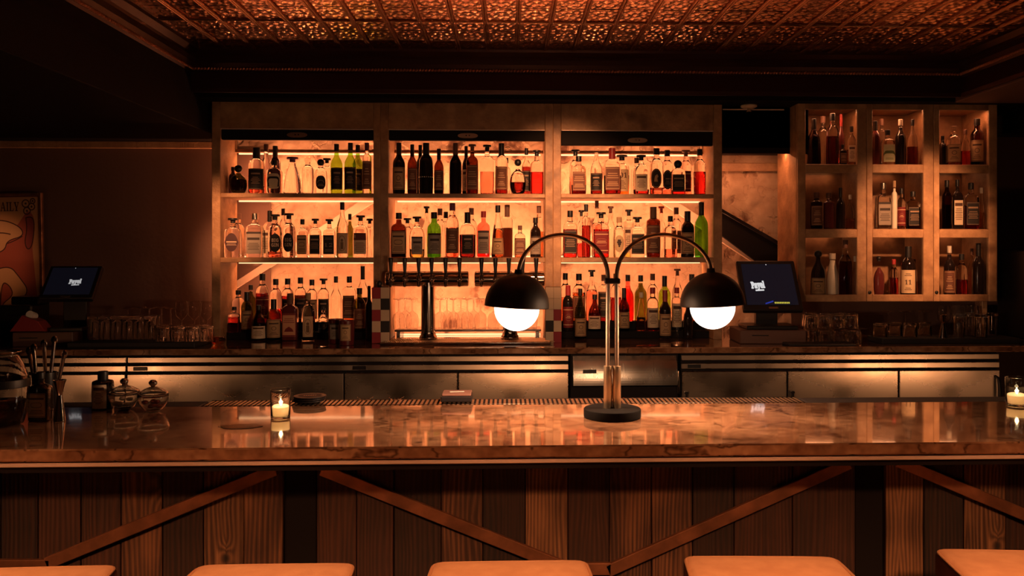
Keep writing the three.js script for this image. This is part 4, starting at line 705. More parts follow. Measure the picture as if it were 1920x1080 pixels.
// cabinet contents
const cab = (r, c) => [['top', 'middle', 'bottom'][r] + ' row, cabinet door ' + ['by the till', 'in the middle', 'by the machine'][c]][0];
const CABINET = [
  [[[1526, 26, 223, 0, 'bell', 'n', 'k', 0.6, 'kL', '', 'dark bell bottle'], [1543, 20, 218, 1, 'round', 'c', 'w', 0.4, 'b', '', 'clear bottle with tall neck'], [1561, 23, 213, 0, 'round', 'c', 'd', 0.55, 'k', '', 'clear bottle of dark liquor'], [1577, 14, 214, 1, 'slim', 'm', '', 0, 'rL', '', 'tall dark red bottle'], [1581, 13, 271, 0, 'square', 'k', '', 0, 'k', 'b', 'small black bottle'], [1596, 17, 237, 0, 'oval', 'c', 'a', 0.4, 'k', 'c', 'pale bottle with cream label']],
    [[1643, 18, 227, 0, 'round', 'm', '', 0, 'kL', '', 'dark red bottle'], [1653, 15, 223, 1, 'cylinder', 'c', 'a', 0.5, 'b', '', 'amber narrow bottle'], [1664, 24, 244, 0, 'square', 'c', 'w', 0.3, 'k', 'y', 'pale bottle with green arched label'], [1687, 20, 224, 0, 'wine', 'k', '', 0, 'w', '', 'black bottle with pale stopper'], [1711, 20, 224, 0, 'bell', 'c', 'd', 0.4, 'k', '', 'clear-necked bottle']],
    [[1768, 14, 255, 0, 'round', 'k', '', 0, 'k', '', 'small black bottle'], [1788, 26, 237, 0, 'round', 'c', 'b', 0.5, 'C', 't', 'glass-stoppered bottle with tan label'], [1809, 18, 243, 0, 'bell', 'c', 'r', 0.4, 'b', '', 'bottle of rosy liquor'], [1832, 24, 223, 0, 'round', 'n', 'k', 0.5, 'k', 't', 'dark bottle with tan label']]],
  [[[1531, 22, 361, 0, 'cylinder', 'n', 'd', 0.6, 'b', 'b', 'ribbed dark bottle'], [1554, 20, 362, 0, 'cylinder', 'm', '', 0, 'b', '', 'plain dark red bottle'], [1576, 16, 352, 0, 'wine', 'k', '', 0, 'kL', '', 'black wine bottle'], [1594, 17, 365, 0, 'bell', 'c', 'P', 0.3, 'w', '', 'pale goblet-shaped bottle']],
    [[1656, 26, 343, 0, 'square', 'c', 'w', 0.15, 's', 'g', 'silver-grey labelled square bottle'], [1677, 10, 339, 0, 'cylinder', 'w', '', 0, 't', '', 'thin cream bottle'], [1691, 15, 353, 0, 'round', 'c', 'P', 0.5, 'k', 'r', 'pink bottle with red label'], [1711, 24, 359, 0, 'square', 'c', 'd', 0.5, 'k', 'k', 'square bottle with black label']],
    [[1777, 18, 338, 0, 'round', 'n', 'k', 0.5, 'k', '', 'dark bottle with round cap'], [1803, 18, 337, 0, 'square', 'k', '', 0, 'k', 'c', 'black bottle with cream label'], [1828, 26, 343, 0, 'square', 'c', 'r', 0.5, 'k', 'k', 'square bottle of red liquor'], [1846, 10, 352, 0, 'slim', 'c', 'a', 0.4, 'w', '', 'thin amber bottle']]],
  [[[1534, 28, 470, 0, 'bell', 'k', '', 0, 'kB', 't', 'black bell decanter with gold seal'], [1561, 28, 475, 1, 'cone', 'w', '', 0, 'w', '', 'cream ridged ceramic bottle'], [1585, 24, 450, 0, 'wine', 'c', 'd', 0.62, 'b', '', 'dark red wine bottle'], [1603, 11, 480, 0, 'slim', 'c', 'w', 0.4, 'w', '', 'thin clear bottle']],
    [[1648, 20, 480, 0, 'flask', 'm', '', 0, 'kB', '', 'round dark red flask'], [1676, 16, 486, 1, 'round', 'c', 'r', 0.5, 'r', '', 'small red bottle'], [1703, 26, 462, 0, 'round', 'k', '', 0, 'kL', 'e', 'black bottle with cream label numbered 11'], [1722, 12, 486, 1, 'round', 'c', 'a', 0.4, 'b', '', 'small amber bottle']],
    [[1780, 20, 461, 0, 'wine', 'k', '', 0, 'w', 'b', 'black bottle with brown label'], [1803, 20, 476, 0, 'round', 'c', 'r', 0.4, 'k', '', 'bottle with rosy base'], [1822, 14, 466, 1, 'slim', 'c', 'P', 0.5, 'b', '', 'slim bottle with pink glow'], [1842, 22, 456, 0, 'wine', 'k', '', 0, 'kL', '', 'plain black wine bottle']]],
];
CABINET.forEach((row, r) => row.forEach((list, c) => put(list, cab(r, c), cabFloor[r], 'bottles in the glass-door cabinet', [Math.max(xAt(CB.cols[c][0], CB.D) + 0.022, 0), xAt(c < 2 ? CB.cols[c + 1][0] : CB.cols[c][1], CB.D) - (c < 2 ? 0.01 : 0.024), [cabTop - 0.035, cabFloor[0] - 0.02, cabFloor[1] - 0.02][r]], CB.D + 0.07, 0.08, CB.D + 0.25)));

// ---------------------------------------------------------------- beer taps, drip tray, hanging stemware, checkered boxes
{
  const D = 4.78, towers = [['polished beer tower with six taps beside the checkered box by the dark wall', 724, 879, 803, [734, 760, 786, 810, 836, 862]], ['polished beer tower with taps partly behind the lamp shade', 890, 1021, 956, [903, 929, 954, 980, 1005]]];
  towers.forEach(([label, pa, pb, pc, taps]) => {
    const a = xAt(pa, D), b = xAt(pb, D), c = xAt(pc, D), yb = yAt(523, D, pc), R = 0.043;
    const t = thing('beer_tower', label, 'beer tap', [c, CT + 0.0158, -D]);
    const L = b - a, dx = (a + b) / 2 - c, y0 = CT + 0.0158;
    part(t, 'barrel', lathe([[0, -L / 2], [R * 0.9, -L / 2], [R, -L / 2 + 0.006], [R, L / 2 - 0.006], [R * 0.9, L / 2], [0, L / 2]], 32).rotateZ(Math.PI / 2), M.chrome, [dx, yb - y0, 0]);
    part(t, 'column', lathe([[0, 0], [0.05, 0], [0.05, 0.012], [0.043, 0.024], [0.039, 0.04], [0.039, yb - y0 - 0.02]], 32), M.chrome, [0, 0, 0]);
    taps.forEach((p) => {
      const x = xAt(p, D - 0.05) - c, f = part(t, 'faucet', merged([
        cyl(0.012, 0.012, 0.04, 14).rotateX(Math.PI / 2).translate(0, 0, R + 0.012), new THREE.SphereGeometry(0.0145, 14, 10).translate(0, 0, R + 0.03),
        cyl(0.0075, 0.01, 0.038, 12).rotateX(-0.25).translate(0, -0.023, R + 0.035), cyl(0.011, 0.007, 0.03, 14).translate(0, 0.022, R + 0.03)]), M.chrome, [x, yb - y0, 0]);
      part(f, 'tap_handle', lathe([[0, 0], [0.0075, 0], [0.008, 0.012], [0.0105, 0.045], [0.0135, 0.08], [0.0135, 0.086], [0.01, 0.089], [0, 0.089]], 16), M.plasticBlack, [0, 0.03, R + 0.03], [0.05, 0, 0]);
    });
  });
  const x0 = xAt(714, 4.66), x1 = xAt(1032, 4.66), cx = (x0 + x1) / 2, dep = 0.215, t = thing('drip_tray', 'perforated steel drip tray under the beer taps', 'drip tray', [cx, CT + 0.0005, -4.735]);
  part(t, 'pan', box(x1 - x0, 0.01, dep, 0.002), M.steelDark, [0, 0.005, 0]);
  part(t, 'front_lip', cyl(0.006, 0.006, x1 - x0, 12).rotateZ(Math.PI / 2), M.chrome, [0, 0.008, dep / 2]);
  const n = 78, g = box(0.006, 0.004, dep - 0.01, 0.001);
  for (let i = 0; i < n; i++) part(t, 'grille_bar', g, M.nickel, [(-0.5 + (i + 0.5) / n) * (x1 - x0), 0.013, 0], [0, 0.25, 0]);
  // splash rail of steel behind the towers
  const rk = thing('stemware_rack', 'low steel rack holding upturned glasses behind the taps', 'rack', [cx, CT + 0.0005, -5.01]);
  part(rk, 'rack_plate', box(xAt(1008, 5) - xAt(738, 5), 0.012, 0.2, 0.002), M.steelDark, [0, 0.05, 0]);
  for (const s of [-1, 1]) part(rk, 'foot', box(0.02, 0.044, 0.18, 0.002), M.steelDark, [s * 0.4, 0.022, 0]);
  // upturned stemmed glasses standing bowl down
  const up = walled([[0.031, 0], [0.036, 0.03], [0.037, 0.06], [0.03, 0.085], [0.012, 0.098], [0.0045, 0.105], [0.004, 0.165], [0.012, 0.17], [0.034, 0.174], [0.034, 0.176]], 0.0014);
  let first = null;
  const spots = [[748, 0], [773, 0.01], [825, 0], [850, 0.01], [876, 0], [901, 0.01], [996, 0], [760, 0.085], [838, 0.085], [864, 0.09], [888, 0.085], [926, 0]];
  spots.forEach(([p, dz]) => solo('stemmed_glass', 'clear upturned stemmed glass on the rack behind the taps', 'glass', up, M.clear, [xAt(p, 4.94 + dz), CT + 0.056, -(4.94 + dz)], 'upturned stemmed glasses behind the taps'));
  // checkered boxes either side of the tray
  const check = (label, pa, pb, D, rows, knob) => {
    const a = xAt(pa, D), b = xAt(pb, D), w = (b - a) / 2, h = 0.0615, t = thing('checkered_box', label, 'box', [(a + b) / 2, CT, -D - 0.03]);
    part(t, 'core', box(b - a - 0.002, h * rows.length, 0.05, 0.002), M.blackTile, [0, h * rows.length / 2, -0.002]);
    rows.forEach((r, i) => [...r].forEach((k, j) => part(t, 'tile', box(w - 0.0008, h - 0.0008, 0.006, 0.001), { r: M.redTile, c: M.creamTile, k: M.blackTile }[k], [(j - 0.5) * w, h * (rows.length - 1 - i + 0.5), 0.026])));
    if (knob) part(t, 'knob', lathe([[0, 0], [0.012, 0], [0.013, 0.012], [0.018, 0.02], [0.012, 0.034], [0, 0.038]], 18), M.plasticBlack, [-0.01, h * rows.length, 0]);
  };
  check('red, black and cream checkered box beside the taps by the dark wall', 697, 730, 4.7, ['rc', 'ck', 'rc', 'ck', 'rc'], true);
  check('red, black and cream checkered box behind the lamp shade', 1023, 1053, 4.7, ['cc', 'cc', 'cr', 'kc', 'cr'], false);
}
// two dark red cups on the counter in front of the shelves
{
  const g = lathe([[0, 0], [0.037, 0], [0.04, 0.004], [0.042, 0.13], [0.0425, 0.134], [0.04, 0.134], [0.038, 0.012], [0, 0.01]], 30);
  [[630, 'g', 4.72, 'dark red cup with faded label behind another cup'], [650, 't', 4.63, 'dark red cup with framed label before the checkered box']].forEach(([p, l, D, label]) => {
    const t = thing('printed_cup', label, 'cup', [xAt(p, D), CT, -D]); part(t, 'cup_body', g, std({ color: rgb(0.09, 0.012, 0.012), roughness: 0.25 }));
    part(t, 'label', labelGeo({ curve: [[0, 0], [0.95, 0], [0.955, 0.03], [1, 1]], p: 2, flat: 1, body: 2 }, 0.0422, 0.134, 0.2, 0.85, 0.7, 'rect'), LABELS[l][1]);
  });
  const jar = thing('amber_jar', 'small round jar of golden liquid at the foot of the shelf post', 'jar', [xAt(409, 4.66), CT, -4.66]);
  part(jar, 'glass_body', lathe([[0, 0], [0.03, 0], [0.04, 0.02], [0.041, 0.05], [0.03, 0.07], [0.028, 0.085], [0.03, 0.088]], 28), M.glass); part(jar, 'liquid', lathe([[0, 0.004], [0.027, 0.004], [0.037, 0.022], [0.037, 0.045], [0, 0.045]], 28), LIQ.a);
  const wg = thing('wine_glass', 'tall stemmed wine glass standing before the bottles by the lamp', 'glass', [xAt(1270, 4.68), CT, -4.68]);
  part(wg, 'glass_body', lathe([[0.034, 0], [0.03, 0.003], [0.006, 0.008], [0.0045, 0.02], [0.0045, 0.09], [0.012, 0.1], [0.032, 0.12], [0.038, 0.15], [0.036, 0.185], [0.031, 0.205]], 30), M.glass);
}

// ---------------------------------------------------------------- tills with tilted screens
function screenTex(extra) {
  return canvasTex(512, 384, (c, w, h) => {
    c.fillStyle = '#15131c'; c.fillRect(0, 0, w, h);
    c.save(); c.translate(w * (extra ? 0.27 : 0.6), h * 0.55); c.rotate(-0.05); c.scale(0.8, 1.25); c.fillStyle = '#f4f2f2'; c.strokeStyle = '#f4f2f2'; c.lineWidth = 9; c.lineJoin = 'round'; c.textAlign = 'center'; c.font = 'bold 62px serif'; c.strokeText('Payel', 0, 12); c.fillText('Payel', 0, 12); c.fillRect(-42, 24, 110, 12); c.restore();
    c.fillStyle = '#ffffff'; c.beginPath(); c.arc(w * 0.5, 6, 5, 0, 7); c.fill();
    if (extra) { c.fillStyle = '#e8d850'; for (let i = 0; i < 9; i++) c.fillRect(w * 0.54 + i * 17, h * 0.93, 13, 15); c.strokeStyle = '#2a3aa8'; c.lineWidth = 12; c.beginPath(); c.moveTo(w * 0.36, h * 0.97); c.quadraticCurveTo(w * 0.45, h * 0.94, w * 0.52, h * 0.91); c.stroke(); }
  });
}
function till(label, px, py, D, w, h, tilt, turn, extra, dw = 0.36, dx = 0, bw = 0.28) {
  const c = at(px, py, D), t = thing('till_terminal', label, 'till', [c.x, CT, c.z - 0.02]); t.rotation.y = turn;
  const s = new THREE.Group(); s.name = 'display'; s.position.set(0, c.y - CT, 0.02); s.rotation.x = -tilt; t.add(s);
  part(s, 'housing', new RoundedBoxGeometry(w, h, 0.035, 3, 0.008), M.plasticBlack, [0, 0, -0.018]);
  const tex = screenTex(extra);
  part(s, 'screen', new THREE.PlaneGeometry(w * 0.86, h * 0.82), std({ color: 0x050505, roughness: 0.25, emissive: 0xffffff, emissiveMap: tex, emissiveIntensity: extra ? 0.75 : 0.42 }), [0, 0.004, 0.0008]);
  part(s, 'badge', box(0.05, 0.012, 0.002, 0.0005), M.bronze, [0, -h * 0.455, 0.001]);
  part(t, 'stand', merged([moved(box(0.12, c.y - CT - 0.06, 0.05, 0.004), 0, (c.y - CT - 0.06) / 2 + 0.02, -0.06), moved(box(bw, 0.02, 0.22, 0.004), 0, 0.088, -0.02)]), M.plasticBlack);
  const dr = part(t, 'cash_drawer', box(dw, 0.075, 0.28, 0.004), std({ color: rgb(0.1, 0.045, 0.032), roughness: 0.5 }), [dx, 0.0385, -0.04]);
  part(dr, 'drawer_slot', box(0.09, 0.006, 0.004, 0.001), M.plasticBlack, [-0.07, 0.008, 0.141]);
}
till('till terminal with lit screen beside the glass-door cabinet', 1443, 534, 4.68, 0.325, 0.33, 0.62, -0.05, true);
till('till terminal with dim screen in front of the poster', 132, 528, 4.7, 0.27, 0.235, 0.75, 0.1, false, 0.3, -0.11, 0.16);
solo('tablet', 'flat black folder lying on the counter by the till', 'folder', box(0.36, 0.012, 0.12, 0.003), M.plasticBlack, [xAt(1530, 4.58), CT + 0.0065, -4.54], null, [0, 0, 0]);
{
  const t = thing('card_reader', 'small card reader with red base by the poster', 'card reader', [xAt(60, 4.66), CT + 0.0775, -4.66]);
  part(t, 'base', extrude([[-0.09, 0], [0.09, 0], [0.05, 0.05], [-0.03, 0.08]], 0.08, 0.003), std({ color: rgb(0.25, 0.03, 0.03), roughness: 0.4 }), [0, 0.004, -0.04]);
  part(t, 'roll', cyl(0.02, 0.02, 0.05, 18).rotateX(1.3), M.white, [0, 0.085, 0]);
  const p = thing('receipt_printer', 'black receipt printer standing before the poster', 'printer', [xAt(38, 5.0), CT + 0.0005, -5.05]);
  part(p, 'printer_body', new RoundedBoxGeometry(0.18, 0.2, 0.2, 3, 0.012), M.plasticBlack, [0, 0.1, 0]); part(p, 'printer_lid', new RoundedBoxGeometry(0.16, 0.05, 0.12, 3, 0.01), M.blackGloss, [0.02, 0.22, -0.02]); part(p, 'paper_slot', box(0.09, 0.006, 0.01, 0.001), M.steelDark, [0, 0.14, 0.1]);
}

// ---------------------------------------------------------------- poster
{
  const tl = at(-120, 362, 5.2), tr = at(79, 364, 5.2), bl = at(-120, 610, 5.2), w = tr.x - tl.x, h = tl.y - bl.y;
  const t = thing('poster', 'framed illustrated poster of reclining pale figures in rust tones', 'poster', [(tl.x + tr.x) / 2, bl.y, -5.24]); t.rotation.z = 0.02;
  const tex = canvasTex(512, 620, (c, W, H) => {
    c.fillStyle = '#c08a5e'; c.fillRect(0, 0, W, H); c.fillStyle = '#a04c3c'; c.beginPath(); c.moveTo(0, 250); c.bezierCurveTo(150, 330, 300, 250, 350, 200); c.bezierCurveTo(420, 120, 430, 90, 450, 80); c.bezierCurveTo(500, 80, 480, 200, 470, 260); c.lineTo(500, H); c.lineTo(0, H); c.fill();
    c.strokeStyle = '#3a1512'; c.lineWidth = 5; c.fillStyle = '#c99a70';
    const shape = (pts) => { c.beginPath(); c.moveTo(...pts[0]); for (let i = 1; i < pts.length; i += 1) { const p = pts[i], q = pts[(i + 1) % pts.length]; c.quadraticCurveTo(p[0], p[1], (p[0] + q[0]) / 2, (p[1] + q[1]) / 2); } c.closePath(); c.fill(); c.stroke(); };
    shape([[180, 130], [300, 110], [410, 150], [430, 200], [340, 220], [330, 270], [250, 290], [170, 250]]);   // lying figure above
    c.beginPath(); c.moveTo(230, 200); c.quadraticCurveTo(290, 170, 360, 190); c.stroke(); c.beginPath(); c.moveTo(340, 235); c.quadraticCurveTo(380, 225, 420, 200); c.stroke();
    shape([[290, 360], [350, 340], [400, 400], [450, 470], [400, 520], [320, 555], [310, 530], [370, 490], [350, 440], [310, 420], [300, 560], [270, 600], [250, 480]]);   // bent arm
    shape([[190, 380], [260, 360], [300, 420], [300, 560], [250, 620], [180, 600]]);
    c.fillStyle = '#8a3a38'; shape([[440, 110], [470, 100], [485, 140], [470, 250], [445, 270], [430, 230], [445, 170]]);
    c.fillStyle = '#3a1512'; c.font = 'bold 62px serif'; c.save(); c.scale(0.62, 1); c.textAlign = 'right'; c.fillText('GLASS DAILY', 655, 76); c.restore();
    for (const [x, y, r] of [[440, 40, 18], [470, 56, 16], [446, 76, 17], [476, 28, 12]]) { c.beginPath(); c.arc(x, y, r, 0, 7); c.stroke(); c.beginPath(); c.arc(x, y, 5, 0, 7); c.fill(); }
    c.strokeStyle = '#5d241c'; c.lineWidth = 7; c.strokeRect(4, 4, W - 8, H - 8);
  });
  part(t, 'print_sheet', new THREE.PlaneGeometry(w - 0.03, h - 0.03), std({ map: tex, roughness: 0.7 }), [0, h / 2, 0.012]);
  part(t, 'backing', box(w, h, 0.012, 0.002), M.brownPaint, [0, h / 2, 0.003]);
  for (const s of [-1, 1]) part(t, 'frame_side', box(0.018, h, 0.026, 0.003), M.copperStrap, [s * (w / 2 - 0.009), h / 2, 0.01]);
  part(t, 'frame_top', box(w - 0.036, 0.014, 0.022, 0.003), M.copperStrap, [0, h - 0.007, 0.01]); part(t, 'frame_bottom', box(w - 0.036, 0.014, 0.022, 0.003), M.copperStrap, [0, 0.007, 0.01]);
}

// ---------------------------------------------------------------- glassware on the counter
{
  const highball = lathe([[0.0245, 0], [0.027, 0], [0.031, 0.122], [0.0285, 0.128], [0, 0.128], [0, 0.112], [0.0265, 0.112], [0.0245, 0]], 26);          // upturned
  const coupe = walled([[0.046, 0], [0.046, 0.02], [0.034, 0.042], [0.014, 0.054], [0.0045, 0.062], [0.004, 0.15], [0.012, 0.154], [0.034, 0.157], [0.034, 0.159]], 0.0016);   // upturned
  const tumbler = lathe([[0.0345, 0], [0.0375, 0], [0.036, 0.07], [0.034, 0.078], [0, 0.078], [0, 0.066], [0.0325, 0.066], [0.0345, 0]], 26);
  const cut = (() => { const g = lathe([[0.034, 0], [0.0375, 0], [0.037, 0.011], [0.0368, 0.03], [0.0355, 0.059], [0.033, 0.078], [0, 0.078], [0, 0.064], [0.031, 0.064], [0.034, 0]], 48), p = g.attributes.position; for (let i = 0; i < p.count; i++) { const a = Math.atan2(p.getX(i), p.getZ(i)), k = 1 + 0.04 * Math.sign(Math.sin(a * 12)) * (p.getY(i) > 0.01 && p.getY(i) < 0.06 ? 1 : 0); p.setX(i, p.getX(i) * k); p.setZ(i, p.getZ(i) * k); } g.computeVertexNormals(); return g; })();
  const mat = (a, b, D, d, label) => solo('glass_rack_mat', label, 'mat', box(xAt(b, D) - xAt(a, D), 0.03, d, 0.003), M.rubber, [(xAt(a, D) + xAt(b, D)) / 2, CT + 0.0152, -D]);
  mat(163, 391, 4.72, 0.42, 'black rubber bar mat under the glasses by the dark wall'); mat(1640, 1893, 4.68, 0.2, 'black rubber bar mat under the glasses below the cabinet');
  const y = CT + 0.0308, G = (n, l, g, p, D, grp, yy = y, m = M.clear) => solo(n, l, 'glass', g, m, [xAt(p, D), yy, -D], grp);
  for (let j = 0; j < 2; j++) for (let i = 0; i < 6; i++) G('highball_glass', 'upturned clear highball glass on the bar mat by the dark wall', highball, 176 + i * 21 + j * 8, 4.64 + j * 0.09, 'upturned highball glasses by the dark wall');
  for (let i = 0; i < 5; i++) G('coupe_glass', 'upturned coupe glass with its foot in the air', coupe, 240 + i * 20 + (i % 2) * 3, 4.83 + (i % 2) * 0.088, 'upturned coupe glasses by the dark wall');
  for (let j = 0; j < 2; j++) for (let i = 0; i < 4; i++) G('tumbler_glass', 'upturned short tumbler glass beside the shelf post', cut, 306 + i * 27 - j * 7, 4.58 + j * 0.092, 'upturned tumblers beside the shelf post');
  // stemmed wine glasses behind them, upright
  const wine = walled([[0.033, 0], [0.03, 0.003], [0.006, 0.008], [0.0045, 0.02], [0.0045, 0.08], [0.014, 0.09], [0.033, 0.11], [0.038, 0.14], [0.036, 0.17], [0.03, 0.19]], 0.0016);
  for (let i = 0; i < 3; i++) G('wine_glass', 'upright wine glass behind the tumblers by the shelf post', wine, 340 + i * 24, 4.93, 'upright wine glasses by the shelf post');
  const cf = thing('carafe', 'tall clear carafe with stopper against the shelf post', 'carafe', [xAt(385, 4.76), y, -4.77]);
  part(cf, 'glass_body', lathe([[0.03, 0], [0.036, 0.004], [0.037, 0.12], [0.03, 0.17], [0.018, 0.2], [0.016, 0.25], [0.02, 0.27]], 28), M.glass); part(cf, 'stopper', lathe([[0, 0], [0.014, 0], [0.014, 0.014], [0.022, 0.022], [0.02, 0.045], [0, 0.05]], 20), M.glass, [0, 0.262, 0]);
  // cut tumblers in two tiers between till and middle cabinet door
  const shelfG = box(xAt(1606, 4.72) - xAt(1508, 4.72), 0.004, 0.2, 0.001), sx = (xAt(1606, 4.72) + xAt(1508, 4.72)) / 2;
  for (let j = 0; j < 2; j++) for (let i = 0; i < 4; i++) G('cut_tumbler', 'cut-glass tumbler of the lower tier below the cabinet', cut, 1522 + i * 26.5 - j * 4, 4.64 + j * 0.085, 'cut-glass tumblers, lower tier', CT + 0.0005);
  const ty = thing('acrylic_tray', 'clear flat tray between two tiers of cut tumblers', 'tray', [sx, CT + 0.0795, -4.68]); part(ty, 'sheet', shelfG, M.pane, [0, 0.002, 0]);
  for (let j = 0; j < 2; j++) for (let i = 0; i < 4; i++) G('cut_tumbler', 'cut-glass tumbler of the upper tier below the cabinet', cut, 1520 + i * 25.5 - j * 4, 4.65 + j * 0.085, 'cut-glass tumblers, upper tier', CT + 0.0845);
  for (let i = 0; i < 4; i++) G('tumbler_glass', 'upturned plain tumbler on the mat below the middle cabinet door', tumbler, 1650 + i * 28, 4.66 + (i % 2) * 0.06, 'plain tumblers below the middle cabinet door');
  for (let i = 0; i < 3; i++) G('coupe_glass', 'upturned coupe on the mat below the cabinet', coupe, 1664 + i * 34, 4.86, 'upturned coupes below the cabinet', CT + 0.0008);
  for (let i = 0; i < 4; i++) G('highball_glass', 'upturned highball on the mat by the steel jigger', highball, 1798 + i * 21, 4.62 + (i % 2) * 0.09, 'highball glasses by the steel jigger');
  for (let i = 0; i < 3; i++) G('wine_glass', 'upright wine glass at the cabinet post', wine, 1770 + i * 27, 4.86, 'upright wine glasses at the cabinet post', CT + 0.0008);
  const jig = thing('jigger', 'shiny steel cone jigger among the glasses below the cabinet', 'jigger', [xAt(1768, 4.6), y, -4.6]);
  part(jig, 'lower_cup', lathe([[0.022, 0], [0.024, 0.002], [0.01, 0.075], [0.0085, 0.082]], 26), M.chrome); part(jig, 'upper_cup', lathe([[0.0085, 0.082], [0.012, 0.09], [0.02, 0.125], [0.021, 0.127]], 26), M.chrome);
  // dark coffee machine at the end
  const mc = thing('espresso_machine', 'dark machine with chrome edges at the end of the counter', 'machine', [xAt(1962, 4.72), CT + 0.002, -4.75]);
  part(mc, 'machine_body', new RoundedBoxGeometry(0.34, 0.5, 0.34, 3, 0.012), M.blackGloss, [0, 0.26, 0]); part(mc, 'edge_bar', box(0.012, 0.44, 0.012, 0.003), M.chrome, [-0.168, 0.27, 0.17]); part(mc, 'spout', lathe([[0, 0], [0.02, 0], [0.022, 0.05], [0.012, 0.07], [0, 0.07]], 18), M.chrome, [-0.06, 0.06, 0.18]); part(mc, 'dome', new THREE.SphereGeometry(0.05, 20, 12), M.cream, [-0.08, 0.49, 0.06]);
}

// ---------------------------------------------------------------- two-globe lamp on the bar
{
  const D = 2.71, c = at(1148, 800, D), t = thing('table_lamp', 'two-armed brass table lamp with black dome shades and glowing globes', 'lamp', [c.x, BT, -D]);
  const L = (px, py) => { const p = at(px, py, D); return [p.x - c.x, p.y - BT]; };
  part(t, 'base', lathe([[0, 0], [0.088, 0], [0.091, 0.003], [0.091, 0.026], [0.088, 0.029], [0, 0.029]], 64), M.lampBlack, [0, 0, 0], null, 'black round base');
  const [, ySleeve] = L(1148, 686), [, yClip] = L(1148, 527);
  for (const s of [-1, 1]) {
    part(t, 'sleeve', lathe([[0, 0], [0.0135, 0], [0.0135, ySleeve - 0.03], [0.0125, ySleeve - 0.029], [0, ySleeve - 0.029]], 28), M.nickel, [s * 0.0142, 0.029, 0], null, 'brushed brass sleeve');
    const peak = s < 0 ? L(1056, 440) : L(1241, 440), end = s < 0 ? L(972, 517) : L(1333, 513), x0 = s * 0.0142, ra = Math.abs(peak[0] - x0), rb = Math.abs(end[0] - peak[0]), y1 = yClip + 0.015, pts = [[x0, ySleeve - 0.02, 0], [x0, (ySleeve + y1) / 2, 0]];
    for (let i = 0; i <= 16; i++) { const a = Math.PI * i / 16, q = i <= 8 ? ra : rb, yb = i <= 8 ? y1 : end[1]; pts.push([peak[0] - s * q * Math.cos(a), yb + (peak[1] - yb) * Math.sin(a), 0]); }
    part(t, 'arm', tube(pts, 0.0068, 14, 110), M.bronze, [0, 0, 0], null, 'curved metal arm');
    const gc = s < 0 ? L(969, 573) : L(1336, 570), R = 0.1025, r = 0.0715, tilt = s < 0 ? -0.055 : 0.05;
    const sh = new THREE.Group(); sh.name = 'shade'; sh.position.set(gc[0], gc[1], 0); sh.rotation.z = tilt; t.add(sh);
    const arc = (q) => { const p = []; for (let i = 0; i <= 20; i++) { const a = i / 20 * Math.PI / 2; p.push([q * Math.sin(a), q * Math.cos(a)]); } return p; };
    part(sh, 'dome', lathe([...arc(R), [R, -0.004], [R - 0.003, -0.004]], 56), M.shadeOut); part(sh, 'dome_lining', lathe([...arc(R - 0.003), [R - 0.003, -0.003]], 48), M.shadeIn);
    part(sh, 'collar', lathe([[0, 0.012], [0.012, 0.012], [0.014, 0], [0.016, -0.006], [0, -0.006]], 20), M.iron, [0, R, 0]);
    const gl = part(t, 'globe', new THREE.SphereGeometry(r, 40, 28), M.globe, [gc[0], gc[1] - 0.009, 0], null, 'white glowing globe');
    const p = light(new THREE.PointLight(GLOBE, K.globe, 0, 2)); p.position.set(c.x + gc[0], BT + gc[1] - 0.02, -D); p.shadow.radius = 3;
  }
  part(t, 'clip', box(0.05, 0.018, 0.02, 0.003), M.iron, [0, yClip, 0]);
}
// ---------------------------------------------------------------- candles in glasses
function candle(px, D, r, h, label) {
  const x = xAt(px, D), t = thing('candle_glass', label, 'candle', [x, BT, -D]);
  part(t, 'glass_cup', lathe([[0, 0.0003], [r * 0.92, 0.0003], [r * 0.95, 0.003], [r, h - 0.001], [r * 0.975, h], [r * 0.945, h - 0.001], [r * 0.9, 0.008], [0, 0.0075]], 44), M.clear);
  part(t, 'wax', lathe([[0, 0.009], [r * 0.88, 0.009], [r * 0.89, 0.034], [r * 0.8, 0.036], [0, 0.033]], 30), M.wax);
  part(t, 'flame', lathe([[0, 0], [0.003, 0.003], [0.0042, 0.008], [0.0028, 0.016], [0, 0.026]], 14), M.flame, [0.001, 0.036, 0]);
  part(t, 'wick', cyl(0.0007, 0.0007, 0.006, 6), M.iron, [0, 0.036, 0]);
  const p = light(new THREE.PointLight(FLAME, K.candle, 0, 2)); p.position.set(x + 0.001, BT + 0.048, -D); p.shadow.radius = 0.3;
}
candle(526, 2.73, 0.0315, 0.092, 'candle in a plain glass beside the black coaster stack');
candle(1906, 2.86, 0.035, 0.098, 'candle in a glass at the cabinet end of the bar');
